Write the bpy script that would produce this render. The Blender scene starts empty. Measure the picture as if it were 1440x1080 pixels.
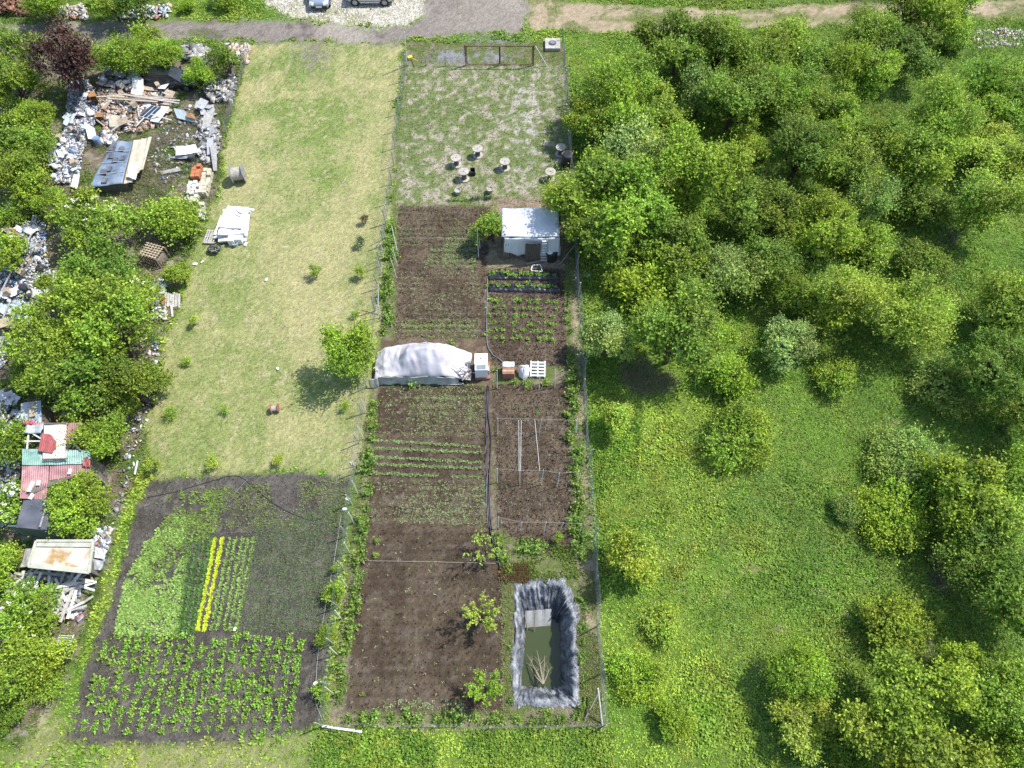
import bpy, math, random
import numpy as np
from mathutils import Vector

# ------------------------------------------------------------------ camera, sky, sun, exposure
scene = bpy.context.scene
CAM_H, DEPR, FPX = 38.0, math.radians(60.7), 1000.0      # metres, look-down angle, focal length in photo pixels
cam_d = bpy.data.cameras.new('camera'); cam = bpy.data.objects.new('camera', cam_d)
scene.collection.objects.link(cam); scene.camera = cam
cam_d.sensor_width = 36.0; cam_d.lens = FPX / 1440.0 * 36.0
cam_d.clip_start = 0.5; cam_d.clip_end = 3000.0
cam.location = (0, 0, CAM_H); cam.rotation_euler = (math.pi/2 - DEPR, 0, 0)

SUN_EL, SUN_AZ = math.radians(54), math.radians(66)       # azimuth clockwise from +Y
world = bpy.data.worlds.new('World'); scene.world = world; world.use_nodes = True
wn = world.node_tree.nodes; wn.clear()
sky = wn.new('ShaderNodeTexSky'); sky.sky_type = 'NISHITA'; sky.sun_disc = False
sky.sun_elevation = SUN_EL; sky.sun_rotation = SUN_AZ
bg = wn.new('ShaderNodeBackground'); bg.inputs['Strength'].default_value = 0.15
wo = wn.new('ShaderNodeOutputWorld')
world.node_tree.links.new(sky.outputs[0], bg.inputs[0]); world.node_tree.links.new(bg.outputs[0], wo.inputs[0])
sun_d = bpy.data.lights.new('sun', 'SUN'); sun_d.energy = 3.7; sun_d.angle = math.radians(0.6); sun_d.color = (1.0, 0.97, 0.92)
sun = bpy.data.objects.new('sun', sun_d); scene.collection.objects.link(sun)
sdir = Vector((math.sin(SUN_AZ)*math.cos(SUN_EL), math.cos(SUN_AZ)*math.cos(SUN_EL), math.sin(SUN_EL)))
sun.rotation_euler = sdir.to_track_quat('Z', 'Y').to_euler(); sun.location = (30, 15, 60)
vs = scene.view_settings
vs.view_transform = 'Standard'; vs.look = 'None'; vs.gamma = 1.0; vs.exposure = 0.72; vs.use_curve_mapping = False

# ------------------------------------------------------------------ helpers
COL = scene.collection
RNG = np.random.default_rng(7)
random.seed(7)
U = random.uniform
SD, CD = math.sin(DEPR), math.cos(DEPR)

def G(px, py, z=0.0):
    """photo pixel -> point on the horizontal plane at height z"""
    u = (px - 720.0)/FPX; v = (540.0 - py)/FPX
    d = (u, CD + v*SD, -SD + v*CD)
    t = (z - CAM_H)/d[2]
    return Vector((d[0]*t, d[1]*t, z))
def Pix(x, y, z=0.0):
    dz = z - CAM_H
    depth = y*CD - dz*SD
    depth = np.maximum(depth, 0.5)
    return 720.0 + FPX*x/depth, 540.0 - FPX*(y*SD + dz*CD)/depth
def mpp(px, py):
    """metres per photo pixel at a ground point"""
    g = G(px, py)
    return (g.y*CD + CAM_H*SD)/FPX

def lattice(seed, n=256): return np.random.default_rng(seed).random((n, n))
_L = {}
def vnoise(x, y, seed):
    if seed not in _L: _L[seed] = lattice(seed)
    L = _L[seed]; n = L.shape[0]
    xi = np.floor(x).astype(int); yi = np.floor(y).astype(int)
    fx = x - xi; fy = y - yi
    fx = fx*fx*(3-2*fx); fy = fy*fy*(3-2*fy)
    a = L[xi % n, yi % n]; b = L[(xi+1) % n, yi % n]; c = L[xi % n, (yi+1) % n]; d = L[(xi+1) % n, (yi+1) % n]
    return (a*(1-fx)+b*fx)*(1-fy) + (c*(1-fx)+d*fx)*fy
def fbm(x, y, seed, s=1.0, o=4):
    t = np.zeros(np.shape(x)); a = 0.5; tot = 0
    for k in range(o):
        t = t + a*vnoise(np.asarray(x)*s*2**k + 17.3*k, np.asarray(y)*s*2**k - 9.1*k, seed+k); tot += a; a *= 0.55
    return t/tot
def sstep(a, b, x):
    t = np.clip((x-a)/(b-a), 0, 1); return t*t*(3-2*t)
def inpoly(px, py, poly):
    ins = np.zeros(np.shape(px), bool); j = len(poly)-1
    for i in range(len(poly)):
        xi, yi = poly[i]; xj, yj = poly[j]
        c = ((yi > py) != (yj > py))
        with np.errstate(divide='ignore', invalid='ignore'):
            xx = (xj-xi)*(py-yi)/((yj-yi) if yj != yi else 1e-9)+xi
        ins ^= c & (px < xx); j = i
    return ins

def tag(o, label=None, cat=None, group=None, kind=None):
    if label: o['label'] = label
    if cat: o['category'] = cat
    if group: o['group'] = group
    if kind: o['kind'] = kind
    return o
def empty(name, loc, rz=0.0, label=None, cat=None, group=None):
    o = bpy.data.objects.new(name, None); COL.objects.link(o); o.empty_display_size = 0.2
    o.location = loc; o.rotation_euler = (0, 0, rz); return tag(o, label, cat, group)
def mesh_np(name, V, F, col=None, smooth=False):
    """V (n,3); F (m,k) faces all of k corners; col (m,3) face colour"""
    V = np.asarray(V, np.float32); F = np.asarray(F, np.int32); m, k = F.shape
    me = bpy.data.meshes.new(name)
    me.vertices.add(len(V)); me.vertices.foreach_set('co', V.ravel())
    me.loops.add(m*k); me.loops.foreach_set('vertex_index', F.ravel())
    me.polygons.add(m); me.polygons.foreach_set('loop_start', np.arange(0, m*k, k, dtype=np.int32))
    if smooth: me.polygons.foreach_set('use_smooth', np.ones(m, bool))
    me.update(calc_edges=True)
    if col is not None:
        a = me.attributes.new('col', 'FLOAT_COLOR', 'FACE')
        c = np.ones((m, 4), np.float32); c[:, :3] = col; a.data.foreach_set('color', c.ravel())
    return me
def link(name, me, mat=None, parent=None, loc=None, rz=0.0, slot_object=False):
    o = bpy.data.objects.new(name, me); COL.objects.link(o)
    if mat is not None:
        if slot_object:
            if not me.materials: me.materials.append(None)
            o.material_slots[0].link = 'OBJECT'; o.material_slots[0].material = mat
        elif not me.materials: me.materials.append(mat)
    if parent is not None: o.parent = parent
    if loc is not None: o.location = loc
    if rz: o.rotation_euler = (0, 0, rz)
    return o

class MB:
    """collects shapes for one mesh object"""
    def __init__(s): s.v = []; s.f = []; s.c = []; s.cur = (1, 1, 1)
    def add(s, vs, fs):
        n = len(s.v); s.v += [tuple(p) for p in vs]; s.f += [tuple(i+n for i in f) for f in fs]; s.c += [s.cur]*len(fs); return s
    def box(s, c, size, rz=0.0, tilt=(0, 0)):
        hx, hy, hz = size[0]/2, size[1]/2, size[2]/2
        ca, sa = math.cos(rz), math.sin(rz); out = []
        for z in (-hz, hz):
            for x, y in ((-hx, -hy), (hx, -hy), (hx, hy), (-hx, hy)):
                zz = z + x*tilt[0] + y*tilt[1]
                out.append((c[0]+x*ca-y*sa, c[1]+x*sa+y*ca, c[2]+zz))
        return s.add(out, [(3, 2, 1, 0), (4, 5, 6, 7), (0, 1, 5, 4), (1, 2, 6, 5), (2, 3, 7, 6), (3, 0, 4, 7)])
    def bar(s, a, b, w, h=None):
        """square bar between two points"""
        a = Vector(a); b = Vector(b); h = h or w; d = (b-a).normalized()
        up = Vector((0, 0, 1)) if abs(d.z) < 0.95 else Vector((0, 1, 0))
        x = d.cross(up).normalized()*w/2; y = x.cross(d).normalized()*h/2
        return s.add([a-x-y, a+x-y, a+x+y, a-x+y, b-x-y, b+x-y, b+x+y, b-x+y],
                     [(0, 1, 2, 3), (7, 6, 5, 4), (0, 4, 5, 1), (1, 5, 6, 2), (2, 6, 7, 3), (3, 7, 4, 0)])
    def tube(s, pts, r, n=6, caps=True):
        pts = [Vector(p) for p in pts]; m = len(pts)
        rs = r if isinstance(r, (list, tuple)) else [r]*m
        V = []; F = []
        for i, p in enumerate(pts):
            d = (pts[min(i+1, m-1)]-pts[max(i-1, 0)]).normalized()
            up = Vector((0, 0, 1)) if abs(d.z) < 0.9 else Vector((0, 1, 0))
            x = d.cross(up).normalized(); y = x.cross(d)
            for k in range(n):
                a = 2*math.pi*k/n; V.append(p + (x*math.cos(a)+y*math.sin(a))*rs[i])
        for i in range(m-1):
            for k in range(n):
                k2 = (k+1) % n; F.append((i*n+k, i*n+k2, (i+1)*n+k2, (i+1)*n+k))
        if caps: F += [tuple(range(n))[::-1], tuple(range((m-1)*n, m*n))]
        return s.add(V, F)
    def disc(s, c, r, h, n=20, axis='z', r2=None):
        V = []; r2 = r if r2 is None else r2
        for t, rr in ((-h/2, r), (h/2, r2)):
            for k in range(n):
                a = 2*math.pi*k/n; p = (rr*math.cos(a), rr*math.sin(a), t)
                if axis == 'x': p = (p[2], p[0], p[1])
                if axis == 'y': p = (p[0], p[2], p[1])
                V.append((c[0]+p[0], c[1]+p[1], c[2]+p[2]))
        F = [tuple(range(n))[::-1], tuple(range(n, 2*n))] + [(k, (k+1) % n, n+(k+1) % n, n+k) for k in range(n)]
        return s.add(V, F)
    def sheet(s, fn, nu, nv, th):
        """closed thin sheet: fn(u,v) -> point, u,v in 0..1"""
        top = [Vector(fn(i/nu, j/nv)) for j in range(nv+1) for i in range(nu+1)]
        N = len(top); V = top + [p-Vector((0, 0, th)) for p in top]; F = []
        id_ = lambda i, j: j*(nu+1)+i
        for j in range(nv):
            for i in range(nu):
                q = (id_(i, j), id_(i+1, j), id_(i+1, j+1), id_(i, j+1)); F.append(q); F.append(tuple(N+k for k in q[::-1]))
        rim = [id_(i, 0) for i in range(nu)] + [id_(nu, j) for j in range(nv)] + [id_(i, nv) for i in range(nu, 0, -1)] + [id_(0, j) for j in range(nv, 0, -1)]
        for a, b in zip(rim, rim[1:]+rim[:1]): F.append((b, a, N+a, N+b))
        return s.add(V, F)
    def mesh(s, name, smooth=False):
        me = bpy.data.meshes.new(name); me.from_pydata(s.v, [], s.f)
        a = me.attributes.new('col', 'FLOAT_COLOR', 'FACE')
        a.data.foreach_set('color', np.c_[np.array(s.c, np.float32), np.ones(len(s.c), np.float32)].astype(np.float32).ravel())
        if smooth: me.polygons.foreach_set('use_smooth', np.ones(len(s.f), bool))
        me.update(); return me
    def build(s, name, mat, parent=None, loc=None, rz=0.0, smooth=False):
        return link(name, s.mesh(name, smooth), mat, parent, loc, rz)

def copy_tree(o, loc, rz=0.0, sc=None, label=None):
    c = o.copy(); COL.objects.link(c); c.location = loc; c.rotation_euler = (0, 0, rz)
    if sc is not None: c.scale = sc if hasattr(sc, '__len__') else (sc, sc, sc)
    if label: c['label'] = label
    for ch in o.children:
        d = ch.copy(); COL.objects.link(d); d.parent = c
        for g in ch.children:
            e = g.copy(); COL.objects.link(e); e.parent = d
    return c

ORD = 'first second third fourth fifth sixth seventh eighth ninth tenth eleventh twelfth thirteenth fourteenth fifteenth sixteenth seventeenth eighteenth nineteenth twentieth twenty-first twenty-second twenty-third twenty-fourth twenty-fifth twenty-sixth twenty-seventh twenty-eighth twenty-ninth thirtieth'.split() + ['next']*40
# ------------------------------------------------------------------ materials
M = {}
def nodes(name):
    m = bpy.data.materials.new(name); m.use_nodes = True; nt = m.node_tree
    p = nt.nodes['Principled BSDF']; return m, nt, p
def mat(name, c, rough=0.8, amt=0.25, scale=3.0, metal=0.0, c2=None, thr=0.55, spec=0.3, bump=0.0, bscale=20.0, attr=False):
    """base colour varied by noise; c2 = colour of worn / stained patches"""
    m, nt, p = nodes(name); N = nt.nodes; L = nt.links
    tc = N.new('ShaderNodeTexCoord'); n1 = N.new('ShaderNodeTexNoise'); n1.inputs['Scale'].default_value = scale; n1.inputs['Detail'].default_value = 6
    oi = N.new('ShaderNodeObjectInfo'); va = N.new('ShaderNodeVectorMath'); va.operation = 'ADD'
    L.new(tc.outputs['Object'], va.inputs[0]); L.new(oi.outputs['Location'], va.inputs[1]); L.new(va.outputs[0], n1.inputs['Vector'])
    mr = N.new('ShaderNodeMapRange'); mr.inputs['From Min'].default_value = 0.3; mr.inputs['From Max'].default_value = 0.7
    mr.inputs['To Min'].default_value = 1-amt; mr.inputs['To Max'].default_value = 1+amt*0.6
    L.new(n1.outputs[0], mr.inputs[0])
    mx = N.new('ShaderNodeMix'); mx.data_type = 'RGBA'; mx.blend_type = 'MULTIPLY'; mx.inputs[0].default_value = 1
    mx.inputs[6].default_value = (*c, 1); L.new(mr.outputs[0], mx.inputs[7])
    out = mx.outputs[2]
    if attr:
        at = N.new('ShaderNodeAttribute'); at.attribute_name = 'col'
        L.new(at.outputs['Color'], mx.inputs[6])
    if c2:
        n2 = N.new('ShaderNodeTexNoise'); n2.inputs['Scale'].default_value = scale*0.6; n2.inputs['Detail'].default_value = 8; n2.inputs['Roughness'].default_value = 0.65
        L.new(va.outputs[0], n2.inputs['Vector'])
        cr = N.new('ShaderNodeMapRange'); cr.inputs['From Min'].default_value = thr-0.06; cr.inputs['From Max'].default_value = thr+0.06
        L.new(n2.outputs[0], cr.inputs[0])
        m2 = N.new('ShaderNodeMix'); m2.data_type = 'RGBA'; m2.inputs[7].default_value = (*c2, 1)
        L.new(cr.outputs[0], m2.inputs[0]); L.new(out, m2.inputs[6]); out = m2.outputs[2]
    L.new(out, p.inputs['Base Color'])
    p.inputs['Roughness'].default_value = rough; p.inputs['Metallic'].default_value = metal; p.inputs['Specular IOR Level'].default_value = spec
    if bump:
        b = N.new('ShaderNodeBump'); b.inputs['Strength'].default_value = bump; b.inputs['Distance'].default_value = 0.05
        n3 = N.new('ShaderNodeTexNoise'); n3.inputs['Scale'].default_value = bscale; n3.inputs['Detail'].default_value = 5
        L.new(va.outputs[0], n3.inputs['Vector']); L.new(n3.outputs[0], b.inputs['Height']); L.new(b.outputs[0], p.inputs['Normal'])
    M[name] = m; return m
def leaf_mat(name, c, var=0.25, trans=0.35):
    """leaf colour = species colour x leaf tint (attribute) x a small difference from plant to plant"""
    m, nt, p = nodes(name); N = nt.nodes; L = nt.links
    at = N.new('ShaderNodeAttribute'); at.attribute_name = 'col'
    mx = N.new('ShaderNodeMix'); mx.data_type = 'RGBA'; mx.blend_type = 'MULTIPLY'; mx.inputs[0].default_value = 1
    mx.inputs[6].default_value = (*c, 1); L.new(at.outputs['Color'], mx.inputs[7])
    oi = N.new('ShaderNodeObjectInfo'); hs = N.new('ShaderNodeHueSaturation')
    r1 = N.new('ShaderNodeMapRange'); r1.inputs['To Min'].default_value = 1-var; r1.inputs['To Max'].default_value = 1+var
    L.new(oi.outputs['Random'], r1.inputs[0]); L.new(r1.outputs[0], hs.inputs['Value'])
    r2 = N.new('ShaderNodeMapRange'); r2.inputs['To Min'].default_value = 0.490; r2.inputs['To Max'].default_value = 0.508
    mm = N.new('ShaderNodeMath'); mm.operation = 'FRACT'; m3 = N.new('ShaderNodeMath'); m3.operation = 'MULTIPLY'; m3.inputs[1].default_value = 7.31
    L.new(oi.outputs['Random'], m3.inputs[0]); L.new(m3.outputs[0], mm.inputs[0]); L.new(mm.outputs[0], r2.inputs[0]); L.new(r2.outputs[0], hs.inputs['Hue'])
    L.new(mx.outputs[2], hs.inputs['Color'])
    L.new(hs.outputs[0], p.inputs['Base Color']); p.inputs['Roughness'].default_value = 0.55; p.inputs['Specular IOR Level'].default_value = 0.25
    t = N.new('ShaderNodeBsdfTranslucent'); L.new(hs.outputs[0], t.inputs[0])
    ms = N.new('ShaderNodeMixShader'); ms.inputs[0].default_value = trans
    L.new(p.outputs[0], ms.inputs[1]); L.new(t.outputs[0], ms.inputs[2]); L.new(ms.outputs[0], N['Material Output'].inputs[0])
    M[name] = m; return m
def ground_mat():
    m, nt, p = nodes('ground_cover'); N = nt.nodes; L = nt.links
    at = N.new('ShaderNodeAttribute'); at.attribute_name = 'gcol'
    tc = N.new('ShaderNodeTexCoord')
    n1 = N.new('ShaderNodeTexNoise'); n1.inputs['Scale'].default_value = 9.0; n1.inputs['Detail'].default_value = 8; n1.inputs['Roughness'].default_value = 0.75
    L.new(tc.outputs['Object'], n1.inputs['Vector'])
    mr = N.new('ShaderNodeMapRange'); mr.inputs['From Min'].default_value = 0.3; mr.inputs['From Max'].default_value = 0.7
    mr.inputs['To Min'].default_value = 0.62; mr.inputs['To Max'].default_value = 1.3; L.new(n1.outputs[0], mr.inputs[0])
    mx = N.new('ShaderNodeMix'); mx.data_type = 'RGBA'; mx.blend_type = 'MULTIPLY'; mx.inputs[0].default_value = 1
    L.new(at.outputs['Color'], mx.inputs[6]); L.new(mr.outputs[0], mx.inputs[7]); L.new(mx.outputs[2], p.inputs['Base Color'])
    p.inputs['Roughness'].default_value = 0.95; p.inputs['Specular IOR Level'].default_value = 0.12
    b = N.new('ShaderNodeBump'); b.inputs['Strength'].default_value = 0.9; b.inputs['Distance'].default_value = 0.07
    n2 = N.new('ShaderNodeTexNoise'); n2.inputs['Scale'].default_value = 6.0; n2.inputs['Detail'].default_value = 9; n2.inputs['Roughness'].default_value = 0.7
    L.new(tc.outputs['Object'], n2.inputs['Vector']); L.new(n2.outputs[0], b.inputs['Height']); L.new(b.outputs[0], p.inputs['Normal'])
    M['ground'] = m
ground_mat()

scene.cycles.max_bounces = 6; scene.cycles.diffuse_bounces = 3; scene.cycles.glossy_bounces = 2; scene.cycles.transmission_bounces = 3; scene.cycles.caustics_reflective = False; scene.cycles.caustics_refractive = False

# ------------------------------------------------------------------ the ground, split into its surfaces
def axis(fine, coarse, far0, far1):
    a = []
    for lo, hi, st in coarse[:1] + fine + coarse[1:]: a.append(np.arange(lo, hi-1e-6, st))
    a = np.concatenate(a)
    return np.concatenate([far0, a, far1])
XS = axis([(-24, 6, 0.13)], [(-50, -24, 0.26), (6, 50, 0.26)], [-1500., -600., -250., -130., -80., -60.], [50., 60., 80., 130., 250., 600., 1500.])
YS = axis([(-2, 46, 0.13)], [(-8, -2, 0.4), (46, 66, 0.22)], [-1500., -500., -150., -60., -25., -14.], [66., 72., 85., 110., 160., 300., 700., 1500.])
GX, GY = np.meshgrid(XS, YS, indexing='ij')
WX = GX + (fbm(GX, GY, 40, 0.9)-0.5)*1.1; WY = GY + (fbm(GX, GY, 50, 0.9)-0.5)*1.1
def pm(poly, warp=1.0, soft=0.25, n=7):
    acc = np.zeros(GX.shape); r = np.random.default_rng(3)
    bx = GX + (WX-GX)*warp; by = GY + (WY-GY)*warp
    for k in range(n):
        a = 2*math.pi*k/n; px, py = Pix(bx+soft*math.cos(a)*(0.4+0.6*(k % 2)), by+soft*math.sin(a)*(0.4+0.6*(k % 2)))
        acc += inpoly(px, py, poly)
    return acc/n
P_LAWN = [(352, 60), (566, 62), (556, 180), (547, 300), (534, 470), (517, 580), (500, 668), (200, 668), (208, 610), (228, 500), (258, 400), (285, 330), (308, 270), (318, 190), (338, 110)]
P_LBED = [(212, 672), (330, 668), (493, 668), (472, 830), (455, 1010), (430, 1032), (250, 1050), (90, 1046), (118, 940), (155, 850), (182, 740)]
P_ROAD = [(-900, 28), (0, 33), (300, 30), (420, 28), (500, 37), (560, 38), (592, 25), (590, 5), (600, -50), (745, -60), (745, 20), (735, 46), (640, 50), (560, 62), (300, 56), (0, 58), (-900, 62)]
P_YARD = [(372, -60), (600, -60), (595, 20), (560, 37), (500, 36), (420, 26), (398, 20), (372, 0)]
P_TRACK = [(745, -8), (790, 3), (1000, 15), (1200, 6), (1440, 0), (1900, -8), (1900, 18), (1440, 26), (1150, 37), (1000, 41), (850, 46), (740, 40)]
P_PLOT = [(570, 60), (794, 60), (814, 400), (850, 1026), (456, 1022), (500, 668), (534, 470)]
P_GRAV = [(572, 90), (794, 90), (803, 285), (556, 287)]
P_BEDA = [(560, 290), (690, 290), (684, 380), (681, 476), (555, 478)]
P_BEDB = [(687, 378), (794, 378), (797, 515), (692, 515)]
P_BEDC = [(533, 543), (684, 543), (690, 740), (706, 800), (716, 1002), (484, 1002), (504, 800)]
P_BEDD = [(692, 540), (797, 540), (806, 745), (800, 790), (760, 775), (700, 745)]
P_PATH = [(681, 380), (692, 380), (694, 515), (694, 745), (684, 745), (682, 540), (535, 540), (535, 478), (681, 476)]
P_SHED = [(690, 276), (790, 276), (796, 380), (684, 380)]
P_DUMP = [(-300, 60), (350, 62), (335, 110), (315, 190), (305, 270), (280, 330), (255, 400), (225, 500), (205, 610), (190, 670), (165, 740), (140, 840), (105, 930), (70, 1010), (40, 1040), (-300, 1040)]
P_STRAW_R = [(803, 380), (814, 380), (850, 1024), (818, 1024)]
P_BOT = [(455, 1012), (850, 1012), (850, 1030), (455, 1028)]
P_DRYL = [(60, 1010), (440, 1030), (420, 1130), (-60, 1130)]
mk = dict(lawn=pm(P_LAWN), lbed=pm(P_LBED, 0.6), road=pm(P_ROAD, 1.4, 0.6), yard=pm(P_YARD, 1.3, 0.5), track=pm(P_TRACK, 1.0, 0.4),
          plot=pm(P_PLOT, 0.2), grav=pm(P_GRAV, 0.6), bedA=pm(P_BEDA, 0.25, 0.12), bedB=pm(P_BEDB, 0.25, 0.12), bedC=pm(P_BEDC, 0.2, 0.12),
          bedD=pm(P_BEDD, 0.25, 0.12), path=pm(P_PATH, 0.2, 0.12), shed=pm(P_SHED, 0.5), dump=pm(P_DUMP, 1.0, 0.4), straw=pm(P_STRAW_R, 0.3),
          bot=pm(P_BOT, 0.3), dryl=pm(P_DRYL, 1.0, 0.5))
PXG, PYG = Pix(GX, GY)

# -- base colours (albedo) of the bare surfaces
c3 = lambda *a: np.array(a)[None, None, :]
def lay(base, c, w):
    w = np.clip(w, 0, 1)[..., None]; return base*(1-w) + c*w
n1 = fbm(GX, GY, 1, 0.22, 5); n2 = fbm(GX, GY, 2, 0.8, 4); n3 = fbm(GX, GY, 3, 2.4, 3); n4 = fbm(GX, GY, 4, 0.1, 3); white = RNG.random(GX.shape)
meadow = lay(lay(np.broadcast_to(c3(.10, .17, .025), GX.shape+(3,)), c3(.13, .19, .033), sstep(.45, .62, n1)), c3(.19, .19, .08), sstep(.68, .80, n2)*.7)
C = meadow.copy()
dump = lay(lay(np.broadcast_to(c3(.16, .13, .095), GX.shape+(3,)), c3(.085, .125, .03), sstep(.46, .56, n2)), c3(.24, .21, .16), sstep(.6, .7, n3))
C = lay(C, dump, mk['dump'])
# lawn: straw with greener patches, stripes of the mower running along the plot
strp = fbm(GX*1.6, GY*0.16, 8, 0.45, 4)
gpatch = sstep(.375, .61, 0.36*n1 + 0.22*strp + 0.22*n2 + 0.20*n3)
def blob(px, py, rx, ry): return np.exp(-(((PXG-px)/rx)**2 + ((PYG-py)/ry)**2))
gpatch = np.clip(gpatch*0.9 + 0.9*blob(450, 150, 60, 40)*sstep(.3, .6, n2) + 0.7*blob(395, 120, 30, 60)*sstep(.35, .6, n2) + 0.6*blob(300, 350, 25, 60) + 0.5*blob(440, 550, 50, 30) + 0.5*blob(440, 280, 30, 40) - 0.5*blob(470, 330, 60, 60) - 0.4*blob(380, 420, 40, 80), 0, 1)
lawn = lay(lay(np.broadcast_to(c3(.345, .325, .15), GX.shape+(3,)), c3(.19, .24, .07), gpatch), c3(.40, .35, .2), sstep(.58, .7, n3)*0.6)
C = lay(C, lawn, mk['lawn']); C = lay(C, lawn*0.85, mk['dryl']*0.7)
entr = blob(440, 75, 22, 22)*sstep(.3, .55, n3); C = lay(C, c3(.21, .19, .15), entr*mk['lawn']*1.2)
lb = lay(np.broadcast_to(c3(.070, .062, .053), GX.shape+(3,)), c3(.100, .090, .078), sstep(.42, .62, n2)); lb = lay(lb, c3(.17, .15, .12), (sstep(.6, .7, n3))*.5)
C = lay(C, lb, mk['lbed'])
grit = lay(lay(np.broadcast_to(c3(.155, .19, .07), GX.shape+(3,)), c3(.34, .30, .23), sstep(.48, .62, .3*n1+.7*n3)), c3(.42, .39, .35), np.clip(blob(738, 175, 22, 75)*.8, 0, 1)*sstep(.42, .6, n3))
plot = lay(np.broadcast_to(c3(.115, .14, .045), GX.shape+(3,)), c3(.19, .16, .11), sstep(.45, .6, n3))
C = lay(C, plot, mk['plot']); C = lay(C, grit, mk['grav'])
C = lay(C, c3(.27, .205, .15)*(0.7+0.6*n3[..., None]), mk['shed'])
soil = lay(lay(np.broadcast_to(c3(.074, .054, .036), GX.shape+(3,)), c3(.106, .080, .054), sstep(.42, .62, n2)), c3(.13, .105, .083), sstep(.6, .72, n3)*.6)
for k, s in (('bedA', 1.12), ('bedB', 1.15), ('bedC', 0.95), ('bedD', 1.12), ('path', 1.5)): C = lay(C, soil*s, mk[k])
C = lay(C, c3(.30, .25, .16)*(0.6+0.8*n3[..., None]), mk['straw']*sstep(.4, .55, n2)); C = lay(C, c3(.26, .21, .14), mk['bot']*sstep(.38, .5, n2)*.8)
road = lay(lay(np.broadcast_to(c3(.215, .185, .16), GX.shape+(3,)), c3(.135, .115, .10), sstep(.5, .66, n2)), c3(.30, .26, .22), sstep(.55, .68, n1))
rut = np.exp(-((PYG-46)/4.0)**2)*sstep(330, 250, PXG); road = lay(road, c3(.12, .15, .05), rut*sstep(.4, .55, n2))
road = lay(road, c3(.27, .235, .195), sstep(560, 680, PXG)*.7*(.6+.8*n2))
C = lay(C, road, mk['road'])
yard = lay(np.broadcast_to(c3(.44, .41, .33), GX.shape+(3,)), c3(.22, .22, .10), sstep(.52, .62, n2)*.8)*(0.8+0.4*white[..., None])
C = lay(C, yard, mk['yard'])
trk = lay(np.broadcast_to(c3(.34, .27, .18), GX.shape+(3,)), c3(.15, .17, .055), sstep(.42, .56, n2)*.7 + 0.7*np.exp(-((PYG-(28-((PXG-1000)/400)**2*4))/4.5)**2)*(PXG > 850))
C = lay(C, trk, mk['track'])
C = lay(C, c3(.21, .205, .215), np.clip(1.5*blob(632, 80, 22, 8)+1.3*blob(690, 80, 30, 7)+blob(700, 55, 40, 6), 0, 1)*sstep(.34, .46, n3)*(1-mk['road']))
C = C*(0.78+0.44*white[..., None])

# -- relief
Z = (fbm(GX, GY, 60, 0.12, 3)-.5)*0.5*np.clip((GX-6)/10, 0, 1) + (n2-.5)*0.10
Z += mk['dump']*(fbm(GX, GY, 66, 0.35, 3)-.4)*0.7*(1-mk['lawn'])
Z *= (1-mk['road'])*(1-mk['yard'])
soilm = np.clip(mk['bedA']+mk['bedB']+mk['bedC']+mk['bedD'], 0, 1)
Z = Z*(1-0.8*np.clip(mk['plot']+mk['lawn']+mk['lbed'], 0, 1))
Z += soilm*(0.045*np.sin(2*math.pi*(GY+0.10*n1)/0.48) + (n3-.5)*0.12 + (white-.5)*0.075)
Z += mk['lbed']*((n3-.5)*0.10 + (white-.5)*0.07) + mk['bedB']*0.04
far = (np.abs(GX) > 51) | (GY > 67) | (GY < -9); Z[far] = 0
# pond pit
POND_OUT = [(722, 818), (792, 811), (812, 850), (816, 992), (719, 994)]
POND_CUT = [(727, 825), (789, 819), (806, 854), (810, 984), (725, 985)]
pit = inpoly(PXG, PYG, POND_CUT); nearp = inpoly(PXG, PYG, [(708, 800), (800, 798), (826, 845), (830, 1008), (706, 1008)])
Z[nearp] *= 0.15; Z[pit] = -2.6

REG = np.zeros(GX.shape, int)                     # 0 = ground (dump land and everything beyond)
order = [('meadow', 1), ('lawn', 2), ('lbed', 3), ('plot', 4), ('grav', 5), ('bedA', 6), ('bedB', 7), ('bedC', 8), ('bedD', 9), ('path', 10), ('road', 11), ('yard', 12), ('track', 13)]
mk['meadow'] = ((mk['dump'] < .5) & ~far & (GX > -30)).astype(float)
for k, i in order: REG[mk[k] > 0.5] = i
REG[far] = 0
nx, ny = GX.shape
IDX = np.arange(nx*ny).reshape(nx, ny)
quad = np.stack([IDX[:-1, :-1], IDX[1:, :-1], IDX[1:, 1:], IDX[:-1, 1:]], -1).reshape(-1, 4)
qreg = REG[:-1, :-1].reshape(-1)
ALLV = np.stack([GX, GY, Z], -1).reshape(-1, 3); ALLC = C.reshape(-1, 3)
names = {0: ('ground', None), 1: ('meadow', None), 2: ('lawn', 'pale mown lawn strip with greener patches beside the fenced plot'),
         3: ('vegetable_bed', 'grey soil bed of seedlings and potato rows below the lawn'), 4: ('garden_ground', None),
         5: ('gravelly_grass', 'stony thin grass inside the gate where the cable reels stand'), 6: ('vegetable_bed', 'brown bed left of the white plastic shed, above the tarpaulin heap'),
         7: ('vegetable_bed', 'brown bed in front of the shed with two black plastic rows'), 8: ('vegetable_bed', 'long dark brown bed below the tarpaulin heap with bean rows'),
         9: ('vegetable_bed', 'bare brown bed with wire trellis stakes, right of the black hoses'), 10: ('garden_path', 'trodden earth path between the vegetable beds'),
         11: ('road', 'grey dirt road along the top of the photo'), 12: ('gravel_yard', 'pale gravel parking yard under the two cars'), 13: ('dirt_track', 'sandy two-rut track along the top right')}
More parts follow.
